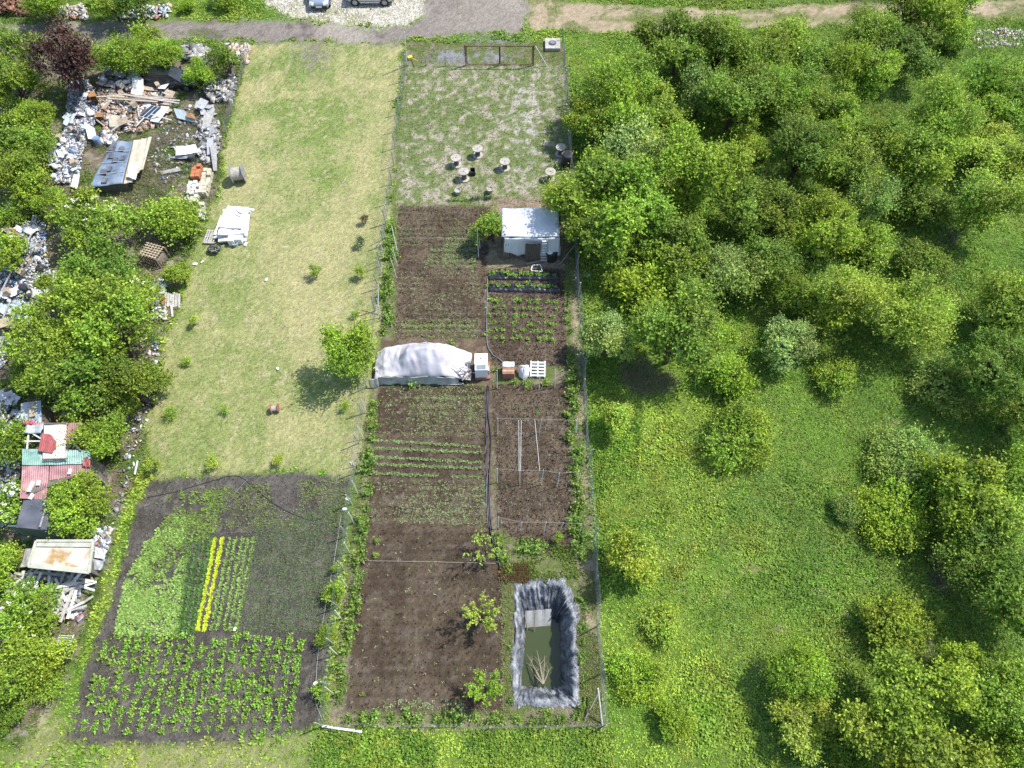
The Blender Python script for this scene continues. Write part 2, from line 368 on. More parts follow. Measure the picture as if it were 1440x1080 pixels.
for r, (nm, lab) in names.items():
    q = quad[qreg == r]
    u, inv = np.unique(q, return_inverse=True)
    me = mesh_np(nm, ALLV[u], inv.reshape(-1, 4), smooth=True)
    a = me.attributes.new('gcol', 'FLOAT_COLOR', 'POINT'); cc = np.ones((len(u), 4), np.float32); cc[:, :3] = ALLC[u]; a.data.foreach_set('color', cc.ravel())
    tag(link(nm, me, M['ground']), lab, None, None, 'structure')

def gi(x, y):
    i = np.clip(np.searchsorted(XS, x)-1, 0, nx-2); j = np.clip(np.searchsorted(YS, y)-1, 0, ny-2); return i, j
def zg(x, y):
    i, j = gi(x, y)
    fx = np.clip((x-XS[i])/(XS[i+1]-XS[i]), 0, 1); fy = np.clip((y-YS[j])/(YS[j+1]-YS[j]), 0, 1)
    return (Z[i, j]*(1-fx)+Z[i+1, j]*fx)*(1-fy) + (Z[i, j+1]*(1-fx)+Z[i+1, j+1]*fx)*fy
def look(k, x, y):
    i, j = gi(x, y); return (mk[k] if isinstance(k, str) else k)[i, j]
def GZ(px, py, dz=0.0):
    p = G(px, py); p.z = float(zg(p.x, p.y)) + dz; return p

# ------------------------------------------------------------------ low plants as leaf geometry
def tufts(x, y, z, nl, length, width, elev, col, seed=0, spread=0.02, cvar=0.22):
    """leafy tufts: nl leaves (kites) fan out of each point; col (n,3); length scalar or (n,)"""
    r = np.random.default_rng(seed); n = len(x)
    X = np.repeat(x, nl); Y = np.repeat(y, nl); Zz = np.repeat(z, nl); m = n*nl
    ln = np.repeat(np.broadcast_to(length, (n,)), nl)*r.uniform(.6, 1.25, m); w = np.repeat(np.broadcast_to(width, (n,)), nl)*r.uniform(.7, 1.25, m)
    a = r.uniform(0, 2*math.pi, m); e = r.uniform(elev[0], elev[1], m)
    d = np.stack([np.cos(a)*np.cos(e), np.sin(a)*np.cos(e), np.sin(e)], -1)
    sdv = np.stack([-np.sin(a), np.cos(a), r.uniform(-.5, .5, m)], -1)
    b = np.stack([X, Y, Zz], -1) + np.stack([r.normal(0, 1, m), r.normal(0, 1, m), np.zeros(m)], -1)*np.repeat(np.broadcast_to(spread, (n,)), nl)[:, None]
    mid = b + d*(ln*.55)[:, None]; tip = b + d*ln[:, None]; tip[:, 2] -= ln*.18*np.cos(e)
    V = np.stack([b, mid+sdv*(w/2)[:, None], tip, mid-sdv*(w/2)[:, None]], 1).reshape(-1, 3)
    F = np.arange(m*4).reshape(m, 4)
    c = np.repeat(col, nl, 0)*r.uniform(1-cvar, 1+cvar, (m, 1))*r.uniform(.93, 1.07, (m, 3))
    return V, F, c
def stuff(name, label, cat, parts, matl):
    V = []; F = []; c = []; o = 0
    for v, f, k in parts: V.append(v); F.append(f+o); c.append(k); o += len(v)
    ob = link(name, mesh_np(name, np.concatenate(V), np.concatenate(F), np.concatenate(c)), matl)
    return tag(ob, label, cat, None, 'stuff')
def sprinkle(n, poly, seed, weight=None):
    """random ground points inside a photo polygon"""
    r = np.random.default_rng(seed); P = np.array(poly, float)
    ws = [G(*p) for p in poly]; x0, x1 = min(p.x for p in ws), max(p.x for p in ws); y0, y1 = min(p.y for p in ws), max(p.y for p in ws)
    x = r.uniform(x0, x1, n); y = r.uniform(y0, y1, n); px, py = Pix(x, y); k = inpoly(px, py, poly)
    x, y, px, py = x[k], y[k], px[k], py[k]
    if weight is not None:
        k = r.random(len(x)) < weight(x, y, px, py); x, y = x[k], y[k]
    return x, y
leaf_mat('leaf_white', (1, 1, 1), 0.0, 0.25)

def field(n, seed, cond):
    r = np.random.default_rng(seed); x = r.uniform(-52, 50, n); y = r.uniform(-2.5, 66, n)
    px, py = Pix(x, y); k = (px > -90) & (px < 1530) & (py > -70) & (py < 1150); x, y, px, py = x[k], y[k], px[k], py[k]
    k = r.random(len(x)) < cond(x, y, px, py); return x[k], y[k], px[k], py[k]
def mixc(a, b, t): return np.array(a)[None]*(1-t[:, None]) + np.array(b)[None]*t[:, None]
regl = lambda x, y: REG[gi(x, y)]
# meadow: broad-leaved green cover, taller and bluer grass to the right
def cmead(x, y, px, py):
    r = regl(x, y) == 1
    thin = 1-.6*sstep(.70, .80, fbm(x, y, 2, .8, 4)); thin = thin*np.where((px < 455) & (py > 1000), .35, 1)*np.where(py < 60, .7, 1)
    return r*thin
x, y, px, py = field(300000, 11, cmead)
t1 = sstep(.38, .62, fbm(x, y, 71, .35, 4)); t2 = sstep(.55, .68, fbm(x, y, 75, .6, 3)); hgt = sstep(.35, .65, fbm(x, y, 79, .3, 4))
far_r = sstep(980, 1150, px)
col = mixc((.195, .345, .042), (.315, .445, .06), t1); col = col*(1-t2[:, None]*.6) + np.array([[.29, .33, .05]])*t2[:, None]*.6
col = col*(1-.35*far_r[:, None]) + np.array([[.135, .28, .06]])*.35*far_r[:, None]
col = col*(.72+.56*fbm(x, y, 97, .16, 4))[:, None]*(.8+.4*fbm(x, y, 98, 1.3, 2))[:, None]
stuff('meadow_plants', 'dense bright green weeds and grass covering the meadow', 'weeds',
      [tufts(x, y, zg(x, y), 5, .09+.17*hgt+.05*far_r, .05+.045*(1-far_r), (.2, 1.1), col, 1, .07, .48)], M['leaf_white'])
# long soft grass in streaks over the right meadow
x, y, px, py = field(190000, 16, lambda x, y, px, py: (regl(x, y) == 1)*sstep(.52, .62, fbm(x*1.0+y*.5, y*.45-x*.2, 85, .5, 4))*sstep(900, 1120, px)*.9)
col = mixc((.23, .38, .075), (.34, .48, .13), np.clip(np.random.default_rng(31).normal(.5, .25, len(x)), 0, 1))
stuff('long_grass', 'soft long pale green grass streaks on the right meadow', 'grass', [tufts(x, y, zg(x, y), 6, .36, .022, (.45, 1.3), col, 32, .10, .35)], M['leaf_white'])
# lawn grass
x, y, px, py = field(330000, 12, lambda x, y, px, py: ((regl(x, y) == 2) | ((mk['dryl'][gi(x, y)] > .3) & (regl(x, y) <= 1)))*.9)
g = gpatch[gi(x, y)]; dead = np.random.default_rng(5).random(len(x)) < .35*(1-g)
col = mixc((.355, .335, .14), (.185, .26, .06), np.clip(g*1.05, 0, 1)); col[dead] = (.42, .37, .22)
stuff('lawn_grass', 'short dry yellow-green mown grass of the lawn strip', 'grass', [tufts(x, y, zg(x, y), 3, .065+.03*g, .024, (.3, 1.2), col, 2, .05, .3)], M['leaf_white'])
# thin grass of the stony area, verge by the gate and path edges
def cthin(x, y, px, py):
    r = regl(x, y); d = sstep(.5, .38, .5*fbm(x, y, 1, .22, 5)+.5*fbm(x, y, 3, 2.4, 3))
    d = d*(1-.75*np.exp(-(((px-738)/22)**2+((py-175)/75)**2)))
    return np.where(r == 5, np.where((py < 93), 0, .42+.55*d), np.where(r == 4, np.where(py < 93, .95, .6)*(fbm(x, y, 31, 1.1, 3) > np.where(py < 93, .36, .44))*(1-.9*np.clip(1.5*np.exp(-(((px-632)/22)**2+((py-80)/8)**2))+1.3*np.exp(-(((px-690)/30)**2+((py-80)/7)**2)), 0, 1)), np.where((r == 13), .4*(fbm(x, y, 2, .8, 4) > .5), np.where((r == 11), .25*(np.abs(py-46) < 4)*(px < 330), 0))))
x, y, px, py = field(330000, 13, cthin)
col = mixc((.14, .24, .045), (.22, .28, .08), np.random.default_rng(6).random(len(x)))
stuff('thin_grass', 'patchy short grass on stony ground and along the garden edges', 'grass', [tufts(x, y, zg(x, y), 4, .11, .04, (.2, 1.0), col, 3, .05, .3)], M['leaf_white'])
# weeds of the dump land and of the verge beyond the road
def cdump(x, y, px, py):
    r = regl(x, y) == 0; d = sstep(.40, .54, fbm(x, y, 2, .8, 4)); edge = inpoly(px, py, [(350, 60), (330, 60), (290, 180), (295, 230), (300, 270), (265, 330), (235, 400), (200, 560), (185, 660), (150, 740), (60, 1010), (90, 1010), (195, 670), (235, 500), (290, 330), (322, 190)])
    return r*np.clip(.25+.75*d+edge, 0, 1)*np.where(py < 34, 1.0, .8)
x, y, px, py = field(150000, 14, cdump)
rr = np.random.default_rng(8).random(len(x)); col = mixc((.11, .20, .03), (.20, .26, .045), rr); dry = rr > .86; col[dry] = (.27, .23, .14)
stuff('rough_weeds', 'rough green and dry weeds growing over the dump land', 'weeds', [tufts(x, y, zg(x, y), 5, .20, .06, (.3, 1.25), col, 4, .08, .3)], M['leaf_white'])
# bright tall weeds just outside the bottom fence and right fence
x, y, px, py = field(260000, 15, lambda x, y, px, py: (regl(x, y) == 1)*((py > 1026) & (px > 440) & (px < 860) | (px > 812) & (px < 900) & (py > 385) & (py < 700))*.9*sstep(.36, .5, fbm(x, y, 91, .7, 3)))
col = mixc((.12, .24, .03), (.23, .33, .045), np.clip(sstep(.35, .65, fbm(x, y, 93, .6, 3))+np.random.default_rng(9).normal(0, .2, len(x)), 0, 1))
stuff('tall_weeds', 'tall bright leafy weeds crowding the outside of the fence', 'weeds', [tufts(x, y, zg(x, y)+.06, 6, .14+.16*fbm(x, y, 95, .9, 3), .075, (.2, 1.1), col, 5, .10, .42)], M['leaf_white'])

for nm, lb, poly, n in [('dry_brush', 'brown dead brush under the feathery trees beside the meadow', [(868, 520), (905, 505), (950, 530), (940, 552), (890, 556)], 1500), ('dry_brush', 'grey dead twigs at the track beside the tall pair of trees', [(1190, -6), (1238, -6), (1232, 22), (1195, 22)], 900), ('dry_brush', 'brown hollow of dead stems in the tangled meadow bush', [(1228, 622), (1262, 622), (1258, 668), (1236, 672)], 900), ('dry_brush', 'dry pale grass beside the shaded trees at the right edge', [(1300, 780), (1322, 780), (1330, 832), (1312, 830)], 700), ('dry_brush', 'dead grey stems around the flattened lower right bush', [(1225, 898), (1310, 890), (1315, 925), (1240, 930)], 900), ('dry_brush', 'brown stems in a hollow right of the upper wood', [(1318, 325), (1345, 325), (1345, 352), (1320, 350)], 500)]:
    x, y = sprinkle(n, poly, n, lambda x, y, px, py: .15+.7*sstep(.4, .6, fbm(x, y, 87, 1.2, 2)))
    stuff(nm, lb, 'brush', [tufts(x, y, zg(x, y), 4, .45, .018, (.3, 1.4), mixc((.20, .22, .09), (.36, .31, .22), np.random.default_rng(n).random(len(x))), n, .15, .25)], M['leaf_white'])
# ------------------------------------------------------------------ trees and bushes
def leaves_from_shoots(shoots, nleaf, size, r, tipc):
    """shoots: base (n,3), direction (n,3), length (n,), tint (n,3)"""
    b, d, ln, tint = shoots; n = len(b); m = n*nleaf
    t = np.tile(np.linspace(.1, 1, nleaf), n)
    B = np.repeat(b, nleaf, 0); D = np.repeat(d, nleaf, 0); L_ = np.repeat(ln, nleaf)
    pos = B + D*(t*L_)[:, None] + r.normal(0, .04, (m, 3))*np.minimum(1, L_)[:, None]
    ld = r.normal(0, 1, (m, 3)); ld -= (ld*D).sum(1, keepdims=True)*D*.6; ld += D*.55; ld[:, 2] += .1; ld /= np.linalg.norm(ld, axis=1, keepdims=True)+1e-9
    nrm = r.normal(0, .5, (m, 3)); nrm[:, 2] += 1.0; nrm += D*.3
    sd_ = np.cross(ld, nrm); sd_ /= np.linalg.norm(sd_, axis=1, keepdims=True)+1e-9
    s = size*r.uniform(.65, 1.35, m)*(1.08-.35*t); w = s*.62
    V = np.stack([pos, pos+ld*(s*.5)[:, None]+sd_*(w/2)[:, None], pos+ld*s[:, None], pos+ld*(s*.5)[:, None]-sd_*(w/2)[:, None]], 1).reshape(-1, 3)
    c = np.repeat(tint, nleaf, 0)*np.clip(r.normal(1, .32, (m, 1)), .4, 2.0); tt = (t**2)[:, None]; c = c*(1-tt) + c*np.array(tipc)[None]*tt
    return V, np.arange(m*4).reshape(m, 4), c
def crown(R, RZ, zc, nlobe, nshoot, nleaf, size, seed, up=.5, droop=0., slen=.55, tipc=(1.25, 1.15, .9), spread=.74):
    r = np.random.default_rng(seed); lob = []
    for k in range(nlobe):
        a = 2.399*k + r.uniform(-.4, .4); q = math.sqrt((k+.5)/nlobe)*spread
        hz = r.uniform(-.6, .85)*math.sqrt(max(0, 1-q*q)); lob.append((R*q*math.cos(a), R*q*math.sin(a), zc+RZ*hz*.8, R*r.uniform(.24, .46)))
    lob = np.array(lob); B = []; D = []; LN = []; T = []
    for k in range(nlobe):
        c, lr = lob[k, :3], lob[k, 3]
        d = r.normal(0, 1, (nshoot, 3)); d[:, 2] += .35; d /= np.linalg.norm(d, axis=1, keepdims=True)
        base = c + d*(lr*r.uniform(.45, .85, nshoot))[:, None]*np.array([1, 1, RZ/R])
        out = base - np.array([0, 0, zc-.3*RZ]); out /= np.linalg.norm(out, axis=1, keepdims=True)+1e-9
        dd = d*.6 + out*.5 + np.array([0, 0, up-droop]); dd += r.normal(0, .30, dd.shape); dd /= np.linalg.norm(dd, axis=1, keepdims=True)
        tip = base + dd*.3
        dist = np.linalg.norm((tip[:, None, :]-lob[None, :, :3])/np.array([1, 1, RZ/R]), axis=2)/lob[None, :, 3]; dist[:, k] = 9
        keep = (dist.min(1) > .62) & (tip[:, 2] > .15)
        B.append(base[keep]); D.append(dd[keep]); LN.append(slen*np.where(r.random(keep.sum()) < .10, 1.9, 1.0)*r.uniform(.6, 1.35, keep.sum()))
        lt = r.uniform(.8, 1.22); T.append(np.repeat([[lt*r.uniform(.9, 1.1), lt, lt*r.uniform(.8, 1.15)]], keep.sum(), 0)*r.uniform(.82, 1.18, (keep.sum(), 1)))
    return leaves_from_shoots((np.concatenate(B), np.concatenate(D), np.concatenate(LN), np.concatenate(T)), nleaf, size, r, tipc), lob
def trunk_mesh(name, lob, h, r0, seed, stems=1):
    r = random.Random(seed); mb = MB()
    for s in range(stems):
        bx, by = (0, 0) if stems == 1 else (r.uniform(-.3, .3), r.uniform(-.3, .3))
        top = Vector((bx+r.uniform(-.25, .25), by+r.uniform(-.25, .25), h*.55))
        mb.tube([(bx, by, -.25), (bx*1.1, by*1.1, h*.2), top], [r0*1.25, r0, r0*.65], 7)
        for k in range(len(lob)):
            if stems > 1 and k % stems != s: continue
            c = Vector(lob[k][:3]); st = Vector((bx, by, h*r.uniform(.18, .5))); mid = (st+c)/2 + Vector((r.uniform(-.2, .2), r.uniform(-.2, .2), r.uniform(0, .3)))
            mb.tube([st, mid, c], [r0*.5, r0*.33, r0*.12], 5)
            for q in range(2):
                e = c + Vector((r.uniform(-1, 1), r.uniform(-1, 1), r.uniform(.2, 1)))*lob[k][3]*.8
                mb.tube([mid, (mid+e)/2+Vector((0, 0, .1)), e], [r0*.25, r0*.15, r0*.04], 4)
    return mb.mesh(name)
# real-size prototypes: (R, RZ, crown centre height, lobes, shoots, leaves, leaf size)
SPEC = {'big': [(3.0, 2.5, 3.3, 15, 170, 8, .20)], 'mid': [(1.9, 1.8, 2.1, 11, 150, 7, .165)], 'sml': [(1.0, 1.0, 1.15, 8, 80, 6, .13)],
        'low': [(1.7, .85, .75, 12, 120, 7, .16)], 'sap': [(.5, .55, .75, 6, 34, 5, .11)]}
PRO = {}
for kind, ((R, RZ, zc, nl, ns, nf, sz),) in SPEC.items():
    PRO[kind] = []
    for v in range({'big': 5, 'mid': 5, 'sml': 4, 'low': 4, 'sap': 4}[kind]):
        up, sl, fl_, fs, fz, sp_, lz = [(.55, .62, 1, 1, 1, .74, 1), (.3, .38, 1.7, .75, .95, .8, .8), (.8, 1.05, .8, .8, 1.12, .66, 1.15), (-.25, .85, 1.1, .95, .9, .78, .95), (.4, .6, .75, 1.2, .85, .98, 1.1)][v]
        (V, F, c), lob = crown(R*U(.94, 1.06), RZ*fz, zc, int(nl*fl_), int(ns*fs), nf, sz*lz, 100+17*v+len(kind)*1000+ord(kind[0]), up=up, slen=sl*(R/3.0)**.5, spread=sp_)
        PRO[kind].append((mesh_np('crown', V, F, c), trunk_mesh('trunk', lob, zc*1.1, .055*R+.015, v+5, 1 if kind in ('big', 'mid', 'sap') else 3), R, zc+RZ*.9))
leaf_mat('L_green', (.235, .360, .050), .16); leaf_mat('L_dark', (.178, .285, .046), .15); leaf_mat('L_yellow', (.270, .405, .048), .11)
leaf_mat('L_olive', (.250, .360, .048), .13); leaf_mat('L_pale', (.33, .45, .15), .07); leaf_mat('L_silver', (.25, .365, .095), .08)
leaf_mat('L_lime', (.35, .47, .075), .08); leaf_mat('L_purple', (.095, .052, .048), .1, .25); leaf_mat('L_blue', (.12, .17, .10), .1); leaf_mat('L_brown', (.15, .12, .085), .1)
mat('bark', (.10, .078, .06), .9, .35, 6); mat('petal', (.78, .78, .70), .7, .1, 4)
SPK = {'g': ('L_green', 'mid-green leafy tree'), 'd': ('L_dark', 'dark green dense tree'), 'y': ('L_yellow', 'yellow-green leafy tree'), 'o': ('L_olive', 'olive green tree'),
       'p': ('L_pale', 'pale whitish-green shrub'), 's': ('L_silver', 'silvery grey-green shrub'), 'l': ('L_lime', 'bright lime-green young tree'), 'u': ('L_purple', 'purple-leaved plum tree'),
       'w': ('L_green', 'white-flowered elder bush'), 'b': ('L_blue', 'blue-green little conifer'), 'n': ('L_brown', 'bare brownish little shrub')}
# flower heads for the elders
rfl = np.random.default_rng(77)
def flowers(R, zc, RZ, n, seed):
    r = np.random.default_rng(seed); d = r.normal(0, 1, (n, 3)); d[:, 2] = np.abs(d[:, 2])+.1; d /= np.linalg.norm(d, axis=1, keepdims=True)
    p = d*np.array([R*.92, R*.92, RZ*.95])*r.uniform(.85, 1.06, (n, 1)) + np.array([0, 0, zc]); m = n*5; P = np.repeat(p, 5, 0) + r.normal(0, .05, (m, 3))
    a = r.uniform(0, 6.28, m); s = r.uniform(.03, .06, m); e1 = np.stack([np.cos(a), np.sin(a), r.uniform(-.3, .3, m)], -1)*s[:, None]; e2 = np.stack([-np.sin(a), np.cos(a), r.uniform(-.3, .3, m)], -1)*s[:, None]
    return mesh_np('blossom', np.stack([P-e1, P-e2, P+e1, P+e2], 1).reshape(-1, 3), np.arange(m*4).reshape(m, 4))
FL = {'mid': flowers(1.9, 2.1, 1.8, 26, 3), 'low': flowers(1.7, .75, .85, 22, 4), 'big': flowers(3., 3.3, 2.5, 34, 5), 'sml': flowers(1., 1.15, 1., 20, 6), 'sap': flowers(.5, .75, .55, 20, 7)}
TREES = []
def tree(px, py, rpx, sp, hint, kind=None, hs=1.0, name=None, look=None, group=None):
    """px,py = crown centre in the photo, rpx = crown radius in photo pixels; it stands on the ground below"""
    r_m = rpx*mpp(px, py)*1.0
    if kind is None: kind = 'big' if r_m > 2.35 else 'mid' if r_m > 1.35 else 'sml' if r_m > .72 else 'sap'
    if kind == 'sap': r_m *= .7
    elif px > 1000: r_m *= .92
    k = len(TREES); var = PRO[kind][(k*3+int(px)) % len(PRO[kind])]; s = r_m/var[2]; sz = s*hs*U(.92, 1.08)
    zc = var[3]*sz*.58; p = G(px, py, zc); base = Vector((p.x, p.y, float(zg(p.x, p.y))-.03))
    mname, lk = SPK[sp]
    if kind in ('low', 'sml') and look is None: lk = lk.replace('tree', 'bush')
    if kind == 'sap' and look is None: lk = lk.replace('leafy tree', 'sapling').replace('dense tree', 'sapling')
    t = empty(name or ('bush' if 'bush' in lk or 'shrub' in lk else 'tree'), base, U(0, 6.28), (look or lk)+' '+hint, 'bush' if ('bush' in (look or lk) or 'shrub' in (look or lk)) else 'tree', group)
    t.scale = (s, s, sz)
    link('crown', var[0], M[mname], t, slot_object=True); link('trunk', var[1], M['bark'], t)
    if sp == 'w': link('blossom', FL[kind], M['petal'], t)
    TREES.append(t); return t
T = tree
# --- wood right of the fenced plot, from the track downwards
for a in [(1330, 22, 44, 'y', 'tall at the top right track, right of a touching pair'), (1283, 8, 42, 'o', 'tall at the top right track, left of a touching pair'),
 (1222, 44, 34, 'g', 'rounded, just left below the tall pair at the track'), (1280, 72, 38, 'd', 'hanging over shade below the tall pair at the track'), (1340, 60, 20, 'd', 'small, in the shade right below the tall pair at the track', 'low'),
 (1210, 108, 47, 'y', 'round-topped, below the rounded tree near the track'), (1146, 78, 36, 'd', 'flat and spreading below the track, left of a yellow-green tree', 'low'), (1105, 62, 36, 'o', 'low bank of leaves just below the track', 'low'),
 (955, 62, 46, 'd', 'nearest the track above the big tree by the fence'), (1010, 72, 42, 'g', 'second along the top edge of the wood below the track'), (1060, 85, 44, 'g', 'third along the top edge of the wood below the track'),
 (870, 118, 48, 'o', 'topmost of the big trees leaning to the right fence'), (838, 172, 32, 'o', 'beside the right fence above the black barrel'), (905, 168, 46, 'g', 'with dark gaps, right of the topmost fence-side tree'),
 (985, 135, 30, 's', 'with pale twigs in a dark hollow of the upper wood'), (1035, 140, 50, 'd', 'broad, in the upper middle of the wood'), (1100, 125, 46, 'g', 'left of the round-topped yellow tree in the upper wood'),
 (868, 275, 66, 'g', 'very large, beside the fence right of the white shed'), (845, 330, 40, 'g', 'lower arm side of the large tree right of the shed'), (890, 222, 40, 'p', 'whitish among the crowns above the shed-side tree'),
 (985, 238, 56, 'y', 'broad, in the left middle of the wood'), (1058, 205, 30, 'g', 'small feathery, amid the upper wood', 'low'), (1130, 210, 50, 'd', 'wide dark, in the centre of the upper wood'),
 (1170, 168, 44, 'o', 'below the round-topped yellow tree'), (1185, 248, 48, 'g', 'in the middle of the wood with pale leaf tips'), (1240, 205, 40, 'g', 'right of centre in the upper wood, beside a black gap'),
 (1330, 158, 48, 'o', 'large rounded, right of the black gap in the wood'), (1395, 118, 44, 'g', 'flat-topped, at the right end below the grass clearing'), (1425, 150, 44, 'g', 'dark-sided, at the right edge below the grass clearing'),
 (1300, 232, 44, 'y', 'right of the pale-tipped middle tree'), (1385, 210, 44, 'l', 'spreading, at the right side of the upper wood', None, .8), (1432, 235, 36, 'o', 'at the right picture edge of the upper wood'),
 (1290, 292, 38, 'd', 'flat dark, in the middle right hollow', 'low'), (1378, 292, 50, 'g', 'wide airy, right side above the grassy gap'),
 (1158, 325, 48, 'y', 'broad, centre of the lower wood'), (1222, 288, 36, 's', 'with greyish leaves, centre right of the wood'), (1222, 345, 36, 'o', 'arching, right of the broad yellow centre tree', 'low'),
 (1045, 292, 44, 'd', 'dark, left of the broad yellow centre tree'), (1095, 300, 36, 'g', 'between the dark and the broad yellow centre trees'), (952, 345, 42, 'g', 'weeping, right of the shed-side giant'),
 (1028, 385, 44, 's', 'tall rounded, in the lower left of the wood'), (1085, 372, 40, 'd', 'in the lower middle of the wood'), (912, 408, 42, 'y', 'spreading low beside the shed-side giant', 'low'), (975, 400, 32, 'g', 'small, between the weeping tree and the silvery shrub'),
 (950, 472, 58, 'd', 'feathery and broad, lowest left of the wood'), (1010, 470, 30, 'y', 'right shoulder of the feathery lowest tree'), (852, 476, 36, 'p', 'rounded, standing alone near the right fence'), (1025, 525, 38, 'y', 'low spreading at the meadow edge', 'low'),
 (1107, 482, 40, 'p', 'upright, in front of the lower wood'), (1185, 430, 52, 'o', 'drooping, lower edge of the wood right of the pale upright shrub'), (1278, 445, 58, 'o', 'large drooping, lower right edge of the wood'), (1300, 372, 42, 'd', 'dense and viny, above the large drooping tree', 'low'),
 (1130, 415, 36, 'g', 'behind the pale upright shrub'), (1175, 532, 30, 'g', 'flat, on the meadow below the drooping trees', 'low'), (1325, 540, 40, 's', 'low, on the meadow right of the drooping trees', 'low'),
 (1392, 450, 30, 'd', 'upper of the dark group at the right edge'), (1425, 430, 48, 'g', 'at the right picture edge beside the dark group'), (1400, 520, 58, 'd', 'lower and widest of the dark group at the right edge'), (1442, 580, 46, 'd', 'under the dark group, cut by the right picture edge'),
 # meadow
 (867, 590, 23, 'l', 'standing alone on the meadow beside the fence'), (890, 780, 38, 'l', 'wide, alone on the meadow level with the garden weeds'), (1040, 612, 46, 'o', 'flat, alone in the middle of the meadow', 'low'),
 (932, 878, 26, 'l', 'low, on the lower meadow right of the pond', 'low'), (898, 950, 32, 'y', 'low and broken, right of the pond corner', 'low'), (952, 1012, 28, 'y', 'low, at the bottom of the meadow', 'low'),
 (1268, 640, 44, 's', 'tangled with brown hollow, on the right meadow', 'low'), (1318, 668, 40, 'o', 'low, right of the tangled hollow bush', 'low'), (1258, 722, 46, 'y', 'wide low, below the tangled hollow bush', 'low'), (1193, 718, 26, 's', 'small tuft left of the wide low bush', 'low'),
 (1372, 705, 54, 'y', 'broad, at the middle of the right edge'), (1432, 672, 40, 'y', 'cut by the right edge, level with the wide low bush'), (1395, 790, 62, 'd', 'shaded and large, right edge below the broad yellow tree'), (1340, 752, 34, 'd', 'in shade beside the large right-edge tree', 'low'),
 (1262, 880, 52, 'o', 'flattened with dry grass, lower right meadow', 'low'), (1316, 868, 11, 'l', 'tiny and vivid, right of the flattened bush'), (1432, 858, 54, 'd', 'cut by the right edge, lower of two shaded trees'),
 (1125, 945, 42, 'y', 'upper half of the leafy clump at the bottom right'), (1128, 1015, 40, 'l', 'lower half of the leafy clump at the bottom right', None, .8), (1285, 1015, 82, 'o', 'huge, at the bottom edge on the right'), (1352, 930, 34, 'y', 'between the huge bottom tree and the shaded edge trees'),
 (1408, 985, 58, 'g', 'large, in the bottom right corner'), (1440, 1060, 46, 'y', 'cut by the bottom right corner'), (1205, 1060, 36, 'd', 'in shade at the bottom edge left of the huge tree', 'low')]:
    T(*a)
